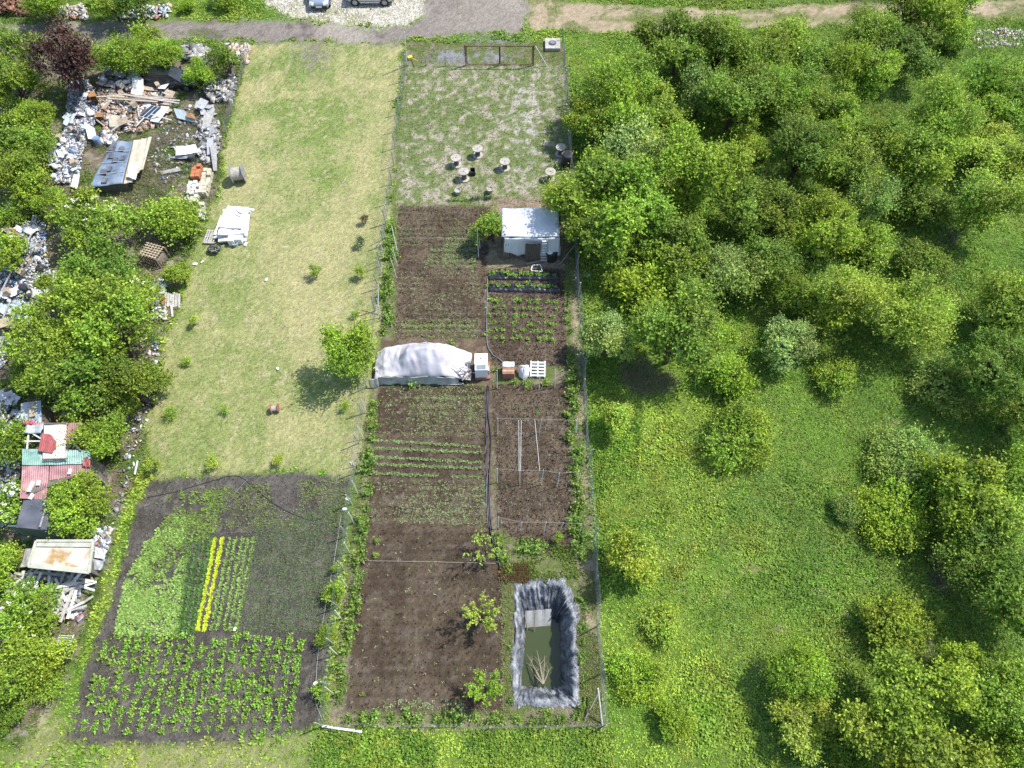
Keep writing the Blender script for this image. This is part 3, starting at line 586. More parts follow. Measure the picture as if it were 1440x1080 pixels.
# --- dump land on the left
for a in [(98, 92, 38, 'u', 'standing above the litter at the road'), (22, 82, 36, 'g', 'left of the purple plum at the road'), (20, 122, 34, 'd', 'below the green tree at the left of the purple plum'), (150, 88, 20, 'g', 'small, right of the purple plum', 'sml'),
 (182, 82, 30, 'o', 'beside the road right of the purple plum'), (208, 58, 20, 'g', 'small, closest to the road right of the plum'), (234, 80, 25, 'y', 'above the black wrecked car'), (279, 106, 20, 'y', 'hanging over the black wrecked car'), (312, 84, 23, 'd', 'between the car wreck and the beige slabs'),
 (50, 172, 29, 'y', 'left of the blue litter strip'), (20, 200, 34, 'g', 'at the left edge level with the blue tarpaulin roof'), (45, 212, 24, 'd', 'behind the lone grey log, left of the litter'), (30, 250, 38, 'g', 'at the left edge below the lone grey log'), (48, 266, 26, 'g', 'left of the lower litter strip'),
 (82, 292, 24, 'y', 'above the white-flowered elder of the middle dump'), (130, 312, 40, 'w', 'in the middle dump below the blue tarpaulin roof'), (245, 310, 38, 'g', 'viny, left of the white foam pile', 'low'), (152, 384, 40, 'd', 'left of the lattice crate'), (196, 414, 24, 'w', 'small, left of the white posts'),
 (98, 405, 34, 'g', 'between the litter heap and the giant dump tree'), (86, 482, 54, 'o', 'left crown of the giant dump tree group'), (155, 462, 62, 'o', 'right crown of the giant dump tree group'), (115, 530, 52, 'd', 'lower crown of the giant dump tree group'), (182, 540, 42, 'd', 'lowest right crown of the giant dump tree group'), (48, 530, 30, 'g', 'leftmost lower crown of the giant dump tree group'),
 (12, 358, 27, 'g', 'at the left edge beside the pale pole'), (12, 300, 20, 'g', 'at the left edge above the pale pole', 'sml'), (250, 388, 18, 'g', 'over the white posts at the lawn edge'), (14, 625, 34, 'g', 'at the left edge beside the red and green roofs'), (151, 620, 34, 'g', 'right of the red and green roofs'), (112, 710, 42, 'y', 'rounded, in front of the red roof'), (85, 662, 18, 'g', 'small, growing through the red roof edge', 'sml'),
 (22, 708, 28, 'w', 'left of the grey felt roof'), (8, 795, 28, 'y', 'at the left edge beside the rusty white roof'), (40, 862, 44, 'w', 'below the grey plank heap'), (70, 925, 30, 'o', 'brownish-green, beside the little metal grid'), (25, 940, 40, 'g', 'in the lower left corner'), (12, 1000, 28, 'd', 'at the left edge near the bottom corner', 'low'), (60, 960, 26, 'g', 'small, right of the lower left corner bushes', 'low'),
 # beyond the road
 (62, 2, 26, 'g', 'beyond the road in the top left, near the brown earth bank'), (155, 2, 26, 'g', 'beyond the road above the purple plum, left of a pair'), (190, 4, 24, 'd', 'beyond the road above the purple plum, right of a pair'), (315, -2, 20, 'o', 'beyond the road left of the gravel yard', 'low'), (262, 6, 14, 'y', 'small, beyond the road above the black wrecked car', 'low'),
 # lawn and garden
 (491, 498, 38, 'y', 'standing on the lawn beside the tarpaulin heap'), (508, 340, 9, 'b', 'on the lawn near the fence stakes'), (513, 309, 8, 'n', 'on the lawn above the blue-green conifer'), (443, 382, 12, 'y', 'left of the upper two on the lawn'), (507, 383, 10, 'y', 'right of the upper two on the lawn'), (499, 441, 7, 'g', 'above the large lawn tree'),
 (240, 580, 11, 'y', 'at the lawn edge right of the lowest dump crown'), (316, 577, 8, 'g', 'alone near the middle of the lower lawn'), (298, 650, 13, 'l', 'at the lawn foot above the grey bed'), (217, 654, 14, 'l', 'at the lawn foot in its left corner'), (393, 647, 10, 'l', 'at the lawn foot beside the right end of the cable'), (484, 571, 9, 'g', 'below the large lawn tree'), (262, 508, 9, 'g', 'on the left lawn edge beside the giant dump tree'), (272, 452, 9, 'l', 'on the left lawn edge below the white posts'),
 (789, 285, 27, 'l', 'leaning over the right end of the white shed', None, 1.3), (690, 322, 24, 'g', 'airy, at the left end of the white shed'), (712, 330, 10, 'y', 'small, touching the left corner of the shed'),
 (785, 757, 10, 'y', 'narrow, right end of the weedy patch above the pond'), (753, 968, 9, 'y', 'rooted on the near wall of the pond', None, 1.2), (531, 760, 5, 'y', 'upper of two tiny ones in the dark bed'), (529, 781, 5, 'y', 'lower of two tiny ones in the dark bed'),
 (470, 832, 15, 'g', 'largest at the right border of the grey bed', 'sml'), (456, 893, 13, 'g', 'above the white tag at the right border of the grey bed', 'sml'), (452, 974, 13, 'g', 'lowest at the right border of the grey bed', 'sml'), (473, 798, 8, 'y', 'topmost at the right border of the grey bed')]:
    T(*a)
# sparse young fruit trees with visible limbs in the dark bed
def fruit_tree(px, py, h, r, hint, dens, seed):
    r_ = random.Random(seed); p = GZ(px, py); mb = MB(); B = []; D = []; LN = []
    mb.tube([(0, 0, -.2), (r_.uniform(-.05, .05), 0, h*.35), (r_.uniform(-.1, .1), 0, h*.55)], [.045, .04, .03], 6)
    for k in range(11):
        a = k*2.4+r_.uniform(-.3, .3); s = Vector((0, 0, h*r_.uniform(.3, .52))); e = Vector((math.cos(a)*r*r_.uniform(.6, 1.1), math.sin(a)*r*r_.uniform(.6, 1.1), h*r_.uniform(.65, 1.05))); m_ = (s+e)/2+Vector((0, 0, -.1))
        mb.tube([s, m_, e], [.022, .015, .006], 5)
        for q in range(dens):
            t = r_.uniform(.3, 1.05); B.append(tuple(s.lerp(e, t)+Vector((r_.uniform(-.08, .08), r_.uniform(-.08, .08), r_.uniform(-.05, .1))))); d = Vector((r_.uniform(-1, 1), r_.uniform(-1, 1), r_.uniform(0, 1))).normalized(); D.append(tuple(d)); LN.append(.16)
    t = empty('tree', p, 0, 'young fruit tree with sparse limbs '+hint, 'tree', 'young fruit trees in the dark bed')
    mb.build('trunk', M['bark'], t); n = len(B)
    v, f, c = leaves_from_shoots((np.array(B), np.array(D), np.array(LN), np.random.default_rng(seed).uniform(.9, 1.1, (n, 3))), 5, .12, np.random.default_rng(seed), (1.1, 1.1, .9))
    link('crown', mesh_np('crown', v, f, c), M['L_lime'] if seed < 3 else M['L_yellow'], t)
fruit_tree(680, 872, 2.1, .95, 'above its shadow, upper of two left of the pond', 17, 1)
fruit_tree(684, 972, 2.2, .9, 'lower of two left of the pond', 24, 3)
fruit_tree(683, 780, 1.7, 1.05, 'overhanging the black hoses', 8, 2)

# ------------------------------------------------------------------ crops
def line_pts(a, b, step, seed, wob=.04):
    r = np.random.default_rng(seed); A = G(*a); B = G(*b); n = max(2, int((B-A).length/step)); t = (np.arange(n)+r.uniform(-.25, .25, n))/n
    return A.x+(B.x-A.x)*t + r.normal(0, wob, n), A.y+(B.y-A.y)*t + r.normal(0, wob, n)
def full(c, n): return np.repeat([c], n, 0)*np.random.default_rng(n).uniform(.8, 1.2, (n, 1))
def row(name, a, b, step, nl, ln, wd, elev, c, label, cat, group, seed, wob=.018, gap=None):
    x, y = line_pts(a, b, step, seed, wob)
    if gap: k = ~((x > G(*gap[0]).x) & (x < G(*gap[1]).x)); x, y = x[k], y[k]
    v, f, cc = tufts(x, y, zg(x, y), nl, ln, wd, elev, full(c, len(x)), seed, .03)
    return tag(link(name, mesh_np(name, v, f, cc), M['leaf_white']), label, cat, group)
ords = ['topmost', 'second', 'third', 'fourth', 'lowest']
for k, (a, b, gp) in enumerate([((524, 620), (678, 628), None), ((524, 630), (679, 637), None), ((523, 643), (679, 650), None), ((523, 653), (679, 659), None), ((527, 666), (678, 671), ((617, 668), (634, 670)))]):
    row('bean_row', a, b, .085, 7, .11, .075, (.2, 1.0), (.24, .34, .12), f'{ords[k]} of the five green bean rows in the dark bed'+(' with a gap in it' if k == 4 else ''), 'crop row', 'bean rows in the dark bed', 30+k, .018, gp)
# seedlings: stuff
def seed_rows(poly, n, seed, rowstep=.52, jit=.13, wfun=None, c=(.34, .38, .20), ln=.07, wd=.055, nl=4, c2=(.17, .24, .06), rows=True, elev=(.1, .8)):
    x, y = sprinkle(n, poly, seed, wfun); r = np.random.default_rng(seed+1)
    if rows: y = np.round(y/rowstep)*rowstep + r.normal(0, jit, len(y))
    return tufts(x, y, zg(x, y), nl, ln, wd, elev, mixc(c, c2, r.random(len(x))), seed, .03)
patch = lambda s, a, b: (lambda x, y, px, py: sstep(a, b, fbm(x, y, s, .55, 3)))
stuff('seedlings', 'scattered pale seedlings in the bed left of the white shed', 'seedlings',
      [seed_rows([(562, 292), (688, 292), (686, 345), (560, 345)], 1300, 300, jit=.2, wfun=patch(301, .3, .7), c=(.22, .26, .14)), seed_rows([(560, 335), (672, 335), (670, 376), (560, 376)], 1500, 302, jit=.22, wfun=patch(303, .38, .52), ln=.11, wd=.07, c=(.27, .33, .16)),
       seed_rows([(558, 380), (676, 380), (674, 474), (556, 474)], 1200, 304, .42, .10, patch(305, .3, .75)), seed_rows([(565, 452), (670, 452), (670, 472), (562, 472)], 450, 306, .35, .05, ln=.11, c=(.28, .34, .14))], M['leaf_white'])
stuff('seedlings', 'scattered pale seedlings in the dark bed around the bean rows', 'seedlings',
      [seed_rows([(540, 548), (680, 548), (680, 615), (530, 615)], 1000, 310, .6, .16, patch(311, .3, .7), c=(.30, .33, .15)), seed_rows([(545, 545), (680, 545), (680, 610), (540, 612)], 500, 312, .6, .18, patch(313, .45, .55), ln=.11),
       seed_rows([(527, 675), (684, 678), (686, 738), (520, 732)], 2000, 314, .22, .07, patch(315, .1, .7)), seed_rows([(500, 740), (700, 740), (712, 998), (490, 998)], 160, 316, rows=False, c=(.42, .42, .25), ln=.08), seed_rows([(525, 985), (650, 985), (650, 998), (525, 998)], 90, 317, rows=False, ln=.13)], M['leaf_white'])
stuff('seedlings', 'tiny weeds dotted over the bare trellis bed', 'seedlings', [seed_rows([(695, 545), (798, 545), (804, 745), (700, 742)], 420, 320, rows=False, c=(.40, .38, .26), ln=.06, wd=.045)], M['leaf_white'])
cols_w = lambda st: (lambda x: np.round(x/st)*st)
def col_field(poly, n, seed, st, jit, c, c2, ln, wd, nl, wfun=None, elev=(.15, .9)):
    x, y = sprinkle(n, poly, seed, wfun); r = np.random.default_rng(seed)
    if st: x = np.round(x/st)*st + r.normal(0, jit, len(x))
    return tufts(x, y, zg(x, y), nl, ln, wd, elev, mixc(c, c2, r.random(len(x))), seed, .04)
stuff('seedlings', 'thin grey-green seedlings over the upper and right grey bed', 'seedlings',
      [col_field([(355, 742), (492, 700), (470, 830), (455, 890), (338, 888)], 4200, 330, .28, .05, (.16, .21, .09), (.10, .16, .06), .10, .045, 4),
       col_field([(215, 690), (490, 672), (490, 740), (200, 745)], 2000, 331, 0, 0, (.20, .27, .06), (.16, .19, .08), .12, .06, 4, patch(332, .4, .6)),
       col_field([(255, 690), (320, 690), (300, 760), (200, 830), (190, 800)], 900, 333, 0, 0, (.20, .30, .05), (.15, .24, .05), .16, .10, 5, patch(334, .42, .54)),
       col_field([(95, 1036), (445, 1022), (440, 895), (140, 895)], 2300, 335, 0, 0, (.24, .25, .13), (.14, .18, .06), .08, .04, 3, patch(336, .35, .65))], M['leaf_white'])
stuff('leafy_greens', 'dense light green leaf crop filling the left of the grey bed', 'crop',
      [col_field([(258, 705), (272, 708), (266, 760), (249, 892), (162, 890), (178, 815), (205, 765)], 3000, 340, 0, 0, (.19, .35, .065), (.33, .48, .125), .16, .105, 6, lambda x, y, px, py: np.clip(sstep(.47, .60, fbm(x, y, 341, 1.2, 3)) + sstep(790, 850, py)*.55 - .25*sstep(800, 740, py), 0, 1), (.1, .8))], M['leaf_white'])
for k, (xt, xb) in enumerate([(264, 252), (274, 259), (284, 266), (293, 272)]):
    row('greens_row', (xt+4, 760), (xb, 892), .10, 8, .17, .09, (.2, 1), (.10, .21, .045), ['first', 'second', 'third', 'fourth'][k]+' dark green row counted from the leafy patch, left of yellow rows', 'crop row', 'dark green crop rows', 350+k)
for k, (xt, xb) in enumerate([(303, 277), (313, 287)]):
    row('yellow_flower_row', (xt, 757), (xb, 888), .045, 9, .11, .08, (.05, .7), (.55, .67, .03), ('left' if k == 0 else 'right')+' of the two vivid yellow crop rows', 'crop row', 'yellow crop rows', 360+k, .025)
for k, (xt, xb) in enumerate([(324, 297), (332, 305), (341, 315), (349, 323), (357, 332)]):
    row('greens_row', (xt, 757), (xb, 888), .10, 6, .15, .08, (.2, 1), (.25, .40, .09), ['first', 'second', 'third', 'fourth', 'fifth'][k]+' pale green row counted from the yellow rows rightwards', 'crop row', 'pale green crop rows', 370+k)

def plant_mesh(name, seed, n_shoot, nleaf, R, H, size, up=.6):
    r = np.random.default_rng(seed); d = r.normal(0, 1, (n_shoot, 3)); d[:, 2] = np.abs(d[:, 2])*up+.25; d /= np.linalg.norm(d, axis=1, keepdims=True)
    b = r.normal(0, .05, (n_shoot, 3)); b[:, 2] = .01; ln = np.minimum(R/np.maximum(np.hypot(d[:, 0], d[:, 1]), .2), H/np.maximum(d[:, 2], .2))*r.uniform(.7, 1.1, n_shoot)
    v, f, c = leaves_from_shoots((b, d, ln, r.uniform(.85, 1.15, (n_shoot, 3))), nleaf, size, r, (1.15, 1.12, .95))
    tip = b + d*ln[:, None]*1.02; sv = np.cross(d, [0, 0, 1.]); sv = sv/(np.linalg.norm(sv, axis=1, keepdims=True)+1e-6)*.012
    sv_ = np.stack([b*.2-sv, b*.2+sv, tip+sv*.5, tip-sv*.5], 1).reshape(-1, 3); v = np.concatenate([v, sv_]); f = np.concatenate([f, np.arange(len(sv_)).reshape(-1, 4)+len(f)*4]); c = np.concatenate([c, np.ones((n_shoot, 3))*.8])
    return mesh_np(name, v, f, c)
leaf_mat('P_potato', (.26, .44, .08), .12); leaf_mat('P_berry', (.19, .27, .07), .14); leaf_mat('P_fence', (.20, .31, .065), .15); leaf_mat('P_dark', (.06, .15, .03), .1)
POT = [plant_mesh('potato_plant', 400+k, 16, 5, .20, .28, .145) for k in range(4)]
r = random.Random(4)
xcol = -22.3; ncol = 0
while xcol < -10.2:
    yrow = 2.25; ncol += 1; made = []
    while yrow < 6.75:
        x = xcol+r.gauss(0, .025); yy = yrow+r.gauss(0, .05); px, py = Pix(x, yy)
        miss = .02 + (.2 if px < 170 else 0)
        if r.random() > miss and inpoly(np.array([px]), np.array([py]), [(140, 893), (442, 893), (446, 1000), (430, 1034), (95, 1036)])[0]:
            o = link('potato_plant', POT[r.randrange(4)], M['P_potato'], None, (x, yy, float(zg(x, yy))), r.uniform(0, 6.28))
            s = r.uniform(.62, 1.08)*(.75 if py > 1010 else 1); o.scale = (s, s, s)
            made.append(o)
        yrow += r.uniform(.36, .50)
    for q, o in enumerate(made): tag(o, f'{ORD[q]} potato plant from the bottom in the {ORD[ncol-1]} row from the left', 'potato plant', 'potato plants in rows')
    xcol += .55
# berry rows in front of the shed: two rows through black plastic, six in soil
mat('black_film', (.020, .022, .028), .35, .3, 4, spec=.5)
BER = [plant_mesh('strawberry_plant', 420+k, 9, 4, .17, .16, .12) for k in range(4)]
for k, (yl, x0, x1) in enumerate([(388, 688, 786), (405, 688, 788)]):
    A, B = G(x0, yl+1), G(x1, yl+2)
    def fn(u, v, A=A, B=B):
        p = A.lerp(B, u); yy = p.y+(v-.5)*.62; return (p.x, yy, float(zg(p.x, yy))+.05+.07*math.sin(math.pi*v)+.012*math.sin(u*90+v*5))
    mb = MB(); mb.sheet(fn, 60, 6, .01)
    tag(mb.build('plastic_mulch_strip', M['black_film'], smooth=True), ('upper' if k == 0 else 'lower')+' black plastic strip under the strawberry row before the shed', 'mulch film', 'black mulch strips')
rows_b = [(386, 688, 786, .34, 'planted along the upper black plastic strip'), (403, 688, 788, .34, 'planted along the lower black plastic strip'), (423, 686, 792, .5, 'in the first soil row below the plastic strips'), (433, 686, 792, .5, 'in the second soil row below the plastic strips'),
          (444, 688, 790, .55, 'in the third soil row below the plastic strips'), (454, 686, 790, .5, 'in the fourth soil row below the plastic strips'), (466, 687, 792, .5, 'in the fifth soil row below the plastic strips'), (475, 685, 790, .5, 'in the lowest soil row of the berry bed')]
for k, (yl, x0, x1, st, hint) in enumerate(rows_b):
    xs_, ys_ = line_pts((x0, yl), (x1, yl+(2 if k < 2 else 3)), st, 430+k, .06)
    q = 0
    for x, yy in zip(xs_, ys_):
        if k > 1 and r.random() < .1: continue
        q += 1
        o = link('strawberry_plant', BER[r.randrange(4)], M['P_berry'] if k > 1 else M['P_potato'], None, (x, yy, float(zg(x, yy))+(.10 if k < 2 else 0)), r.uniform(0, 6.28)); s = r.uniform(.8, 1.25); o.scale = (s, s, s)
        tag(o, ORD[q-1]+' berry plant from the left '+hint, 'plant', 'berry plants '+hint)
# leafy plants along the fences
FEN = [plant_mesh('border_plant', 460+k, 22, 6, .42, .62, .17, 1.0) for k in range(4)]
def border(path, step, jit, label, group, seed, smin=.7, smax=1.15, m='P_fence'):
    rr = random.Random(seed); q = 0
    for a, b in zip(path, path[1:]):
        A, B = G(*a), G(*b); n = max(1, int((B-A).length/step))
        for k in range(n):
            p = A.lerp(B, (k+rr.uniform(.2, .8))/n); x, yy = p.x+rr.gauss(0, jit), p.y+rr.gauss(0, jit*.5)
            o = link('border_plant', FEN[rr.randrange(4)], M[m], None, (x, yy, float(zg(x, yy))), rr.uniform(0, 6.28)); s = rr.uniform(smin, smax); o.scale = (s, s, s*rr.uniform(.85, 1.2)); q += 1; tag(o, label.replace('leafy plant', ORD[q-1]+' leafy plant from the '+('left' if seed == 6 else 'top'), 1), 'plant', group)
border([(549, 316), (546, 390), (545, 470)], .5, .14, 'leafy plant in the hedge strip along the upper left fence', 'plants along the upper left fence', 1)
border([(527, 560), (520, 640), (512, 720), (504, 800), (497, 870), (484, 930), (477, 992)], .62, .10, 'leafy plant in the strip along the lower left fence', 'plants along the lower left fence', 2)
border([(797, 395), (801, 470)], .65, .08, 'leafy plant along the right fence beside the berry rows', 'plants along the right fence beside the berry rows', 3, .5, .8)
border([(802, 500), (806, 600), (811, 700), (816, 790)], .42, .12, 'leafy plant along the right fence beside the trellis bed', 'plants along the right fence beside the trellis bed', 4, .75, 1.2)
border([(818, 830), (823, 1000)], .72, .10, 'leafy plant between pond and right fence', 'plants between pond and right fence', 5, .45, .75)
border([(475, 1010), (600, 1010), (700, 1011), (822, 1008)], .62, .08, 'leafy plant in the strip along the bottom fence', 'plants along the bottom fence', 6, .6, .95)
border([(714, 900), (718, 996)], .8, .12, 'leafy plant on the left rim of the pond', 'plants on the left rim of the pond', 7, .4, .6)
def one_plant(px, py, s, label, m='P_fence', k=0):
    o = link('border_plant', FEN[k % 4], M[m], None, GZ(px, py), k*1.1); o.scale = (s, s, s); tag(o, label, 'plant')
one_plant(583, 536, 1.15, 'large glossy dark plant at the front of the tarpaulin heap', 'P_dark', 1)
one_plant(634, 486, .8, 'pale leafy plant behind the right end of the tarpaulin heap', 'P_fence', 2)
one_plant(697, 522, .6, 'green plant tied to a stake beside the white cabinet', 'P_potato', 3); one_plant(723, 538, .6, 'green plant in front of the wooden crate', 'P_potato', 0)
one_plant(742, 541, .75, 'bushy green plant in front of the white sack', 'P_potato', 1); one_plant(767, 540, .75, 'pale green plant in front of the leaning white pallet', 'P_fence', 2); one_plant(756, 579, .32, 'lone lime-green plant in the bare trellis bed', 'P_fence', 1)
for k, (a, b, s, lb) in enumerate([(733, 772, .85, 'leftmost leafy plant in the weedy patch above the pond'), (743, 766, 1.0, 'second leafy plant from the left in the weedy patch above the pond'), (752, 774, .95, 'third leafy plant from the left in the weedy patch above the pond'), (762, 768, .8, 'rightmost leafy plant in the weedy patch above the pond'), (703, 768, .7, 'upper leafy plant beside the hoses above the pond'), (709, 788, .75, 'middle leafy plant beside the hoses above the pond'), (717, 802, .7, 'lower leafy plant beside the hoses above the pond')]): one_plant(a, b, s, lb, 'P_fence', k)
one_plant(510, 976, .35, 'small green plant in the lower left corner of the dark bed', 'P_potato', 2)
for k in range(5): row('herb_row', (630+k*.1, 280.5+k*.8), (662, 280.5+k*.8), .12, 6, .26, .06, (.6, 1.4), (.17, .28, .03), 'bright yellow-green herb clump at the top of the upper bed', 'plant', 'herb clump above the upper bed', 480+k) if k == 2 else None
row('leek_row', (662, 281), (694, 280), .10, 8, .34, .05, (.8, 1.45), (.075, .15, .075), 'blue-green leek row right of the bright herb clump', 'crop row', None, 490, .09)
# reddish and green weeds above the pond
stuff('pond_weeds', 'mixed reddish and green weeds on the bank above the pond', 'weeds',
      [col_field([(695, 750), (800, 770), (815, 812), (735, 812), (705, 808)], 2600, 500, 0, 0, (.14, .21, .04), (.20, .25, .05), .16, .07, 5, patch(501, .3, .55), (.3, 1.3)), col_field([(705, 795), (742, 795), (745, 820), (705, 816)], 500, 502, 0, 0, (.26, .13, .07), (.2, .17, .07), .22, .04, 6, None, (.5, 1.4)),
       col_field([(705, 820), (720, 820), (718, 1000), (708, 1000)], 900, 503, 0, 0, (.16, .22, .05), (.24, .22, .10), .14, .05, 4), col_field([(808, 800), (838, 800), (846, 1018), (818, 1018)], 2200, 504, 0, 0, (.14, .20, .04), (.26, .23, .11), .16, .05, 4, patch(505, .3, .6))], M['leaf_white'])

# clods and pebbles on the dug soil
def clods(name, label, polys, n, seed, col, smin, smax):
    r = np.random.default_rng(seed); V = []; C_ = []
    for poly in polys:
        x, y = sprinkle(n, poly, seed); m = len(x); s = np.exp(r.uniform(math.log(smin), math.log(smax), m)); z = zg(x, y); a = r.uniform(0, 6.28, m)
        ang = a[:, None] + np.array([0, 1.57, 3.14, 4.71])[None]; rad = s[:, None]*r.uniform(.6, 1.2, (m, 4))
        base = np.stack([x[:, None]+np.cos(ang)*rad, y[:, None]+np.sin(ang)*rad, np.repeat((z-.01)[:, None], 4, 1)], -1); top = np.stack([x[:, None]+np.cos(ang)*rad*.5+r.normal(0, .2, (m, 1))*s[:, None], y[:, None]+np.sin(ang)*rad*.5, (z[:, None]+s[:, None]*r.uniform(.5, 1.1, (m, 4)))], -1)
        V.append(np.concatenate([base, top], 1)); C_.append(np.array(col)[r.integers(0, len(col), m)]*r.uniform(.75, 1.25, (m, 1)))
    V = np.concatenate(V); C_ = np.concatenate(C_); m = len(V); F = np.array([(4, 5, 6, 7), (0, 1, 5, 4), (1, 2, 6, 5), (2, 3, 7, 6), (3, 0, 4, 7)]); Fa = (np.arange(m)[:, None, None]*8+F[None]).reshape(-1, 4)
    tag(link(name, mesh_np(name, V.reshape(-1, 3), Fa, np.repeat(C_, 5, 0)), M['clod']), label, 'soil', None, 'stuff')
mat('clod', (1, 1, 1), .95, .2, 8, attr=True, spec=.1)
clods('soil_clods', 'brown clods and pebbles on the dug garden beds', [P_BEDA, P_BEDB, P_BEDC, P_BEDD], 5500, 51, [(.066, .048, .037), (.055, .04, .031), (.085, .065, .05), (.12, .095, .075)], .02, .07)
clods('soil_clods', 'grey clods and pebbles on the grey seedling bed', [P_LBED], 10000, 52, [(.085, .076, .065), (.068, .06, .052), (.12, .108, .092)], .02, .065)
clods('gravel_stones', 'pale stones on the gravel yard', [P_YARD], 9000, 53, [(.55, .51, .43), (.40, .37, .31), (.65, .62, .55)], .03, .09)
clods('track_stones', 'loose stones on the dirt road and stony grass', [P_ROAD, P_GRAV], 5000, 54, [(.25, .22, .19), (.32, .28, .24), (.18, .16, .14)], .02, .06)

# ------------------------------------------------------------------ pond
mat('pond_liner', (.13, .14, .16), .45, .55, 3.0, c2=(.30, .305, .31), thr=.56, spec=.5, bump=.9, bscale=9)
def ring(poly, z, n=420):
    P = [G(px, py, z) for px, py in poly]; seg = [(P[(i+1) % len(P)]-P[i]).length for i in range(len(P))]; out = []
    for i in range(len(P)):                      # equal sample count per side so that rings correspond
        for k in range(n//len(P)): out.append(P[i].lerp(P[(i+1) % len(P)], k/(n//len(P))))
    return out
WATER_Z = -1.5
rings = [(POND_OUT, .03), ([(725, 822), (790, 816), (808, 853), (812, 987), (722, 988)], .055), ([(729, 829), (786, 823), (802, 858), (806, 981), (728, 981)], .04), ([(738, 872), (777, 870), (787, 876), (789, 966), (733, 966)], WATER_Z+.08), ([(739, 880), (777, 878), (786, 882), (788, 962), (735, 962)], -1.95), ([(745, 890), (772, 890), (775, 892), (777, 950), (742, 950)], -2.25)]
R_ = [ring(p, z) for p, z in rings]; nper = len(R_[0]); lev = [0, 2, 4, 16, 19, 21]; Vp = []; rr = np.random.default_rng(21)
fold = fbm(np.arange(nper)*1.0, np.zeros(nper), 600, .42, 3); fold2 = fbm(np.arange(nper)*1.0, np.zeros(nper), 610, .16, 2)
LI, II = np.meshgrid(np.arange(lev[-1]+1), np.arange(nper), indexing='ij')
skew = (fbm(II*.02, LI*.05, 640, 1, 3)-.5)*40*(LI/10.0)
FOLD = (fbm(II+skew, LI*.12, 600, .30, 3)-.5)*2.6*(.35+1.3*fbm(II*.03, LI*.1, 650, 1, 2)) + (fbm(II*.12, LI*.5, 620, .9, 3)-.5)*2.6
for a in range(len(lev)-1):
    for l in range(lev[a], lev[a+1]+(1 if a == len(lev)-2 else 0)):
        t = (l-lev[a])/(lev[a+1]-lev[a])
        for i in range(nper):
            p = R_[a][i].lerp(R_[a+1][i], t); cen = Vector((1.75, 6.0, p.z)); d = (cen-p).normalized(); amp = .11 if 3 < l < 17 else .035
            q = FOLD[l, i]*(amp if l > 1 else .16)
            Vp.append(p + d*float(q) + Vector((0, 0, float(q)*.5 if 1 < l < 17 else 0)))
nl_ = lev[-1]+1; Fp = [(l*nper+i, l*nper+(i+1) % nper, (l+1)*nper+(i+1) % nper, (l+1)*nper+i) for l in range(nl_-1) for i in range(nper)]
pl = mesh_np('pond_liner', np.array([tuple(v) for v in Vp]), np.array(Fp), smooth=True)
pond = empty('garden_pond', G(768, 915), 0, 'rectangular garden pond lined with wrinkled grey-black plastic sheet', 'pond')
o = link('liner', pl, M['pond_liner'], pond); o.location = -pond.location
mb = MB(); bot = [Vector((v.x, v.y, -2.25)) for v in R_[-1]]; mb.add(bot, [tuple(range(len(bot)))]); o = mb.build('liner_bottom', M['pond_liner'], pond); o.location = -pond.location
m, nt, p_ = nodes('pond_water'); p_.inputs['Base Color'].default_value = (.050, .066, .022, 1); p_.inputs['Roughness'].default_value = .06; p_.inputs['Specular IOR Level'].default_value = .5
bw = nt.nodes.new('ShaderNodeBump'); bw.inputs['Strength'].default_value = .04; nw = nt.nodes.new('ShaderNodeTexNoise'); nw.inputs['Scale'].default_value = 2.5; nt.links.new(nw.outputs[0], bw.inputs['Height']); nt.links.new(bw.outputs[0], p_.inputs['Normal']); M['water'] = m
mb = MB(); mb.add([G(px, py, WATER_Z) for px, py in [(728, 860), (792, 860), (797, 974), (722, 974)]], [(3, 2, 1, 0)]); tag(mb.build('water', M['water']), 'still olive green water in the lined pond', None, None, 'structure')
mat('foam_board', (.42, .42, .40), .8, .25, 2.5, c2=(.32, .32, .31), thr=.62); mat('dead_wood', (.34, .29, .22), .9, .25, 8)
mb = MB(); A, B = G(738, 884, WATER_Z-.1), G(775, 881, WATER_Z-.1); mb.sheet(lambda u, v: tuple(A.lerp(B, u)+Vector((0, -.05+.80*v, .80*v+.02+.05*math.sin(u*17)*v))), 14, 5, .03)
tag(mb.build('lining_sheet', M['foam_board']), 'pale torn sheet hanging on the far wall of the pond', 'sheet')
for k, (a, b) in enumerate([((738, 866), (742, 889)), ((752, 862), (751, 892))]):
    mb = MB(); mb.tube([G(*a, z=-.2), G(*b, z=WATER_Z-.2)], [.025, .03], 6); tag(mb.build('wooden_stake', M['dead_wood']), ('left' if k == 0 else 'right')+' wooden stake leaning into the pond at its far wall', 'stake', 'stakes in the pond')
mb = MB(); base = G(764, 962, -.95); rb = random.Random(12)
for tx, ty in [(741, 920), (745, 931), (755, 914), (757, 926), (772, 940), (766, 922), (748, 945), (761, 936)]:
    e = G(tx, ty, WATER_Z+.22); m1 = base.lerp(e, .5)+Vector((rb.uniform(-.08, .08), 0, .12)); mb.tube([base, m1, e], [.03, .02, .008], 5)
    for q in range(3):
        s = m1.lerp(e, rb.uniform(0, .7)); mb.tube([s, s+Vector((rb.uniform(-.35, .35), rb.uniform(.15, .5), rb.uniform(-.1, .12)))], [.011, .004], 4)
tag(mb.build('dead_branch', M['dead_wood']), 'bare forked dead branch lying over the green pond water', 'branch')
mat('black_pipe', (.016, .017, .02), .4, .2, 5, spec=.5)
mb = MB(); mb.tube([G(762, 813, .16), G(772, 825, .1), G(785, 838, .1), G(795, 843, .12)], .028, 6); tag(mb.build('hose', M['black_pipe']), 'short black hose lying on the pond liner top corner', 'hose')

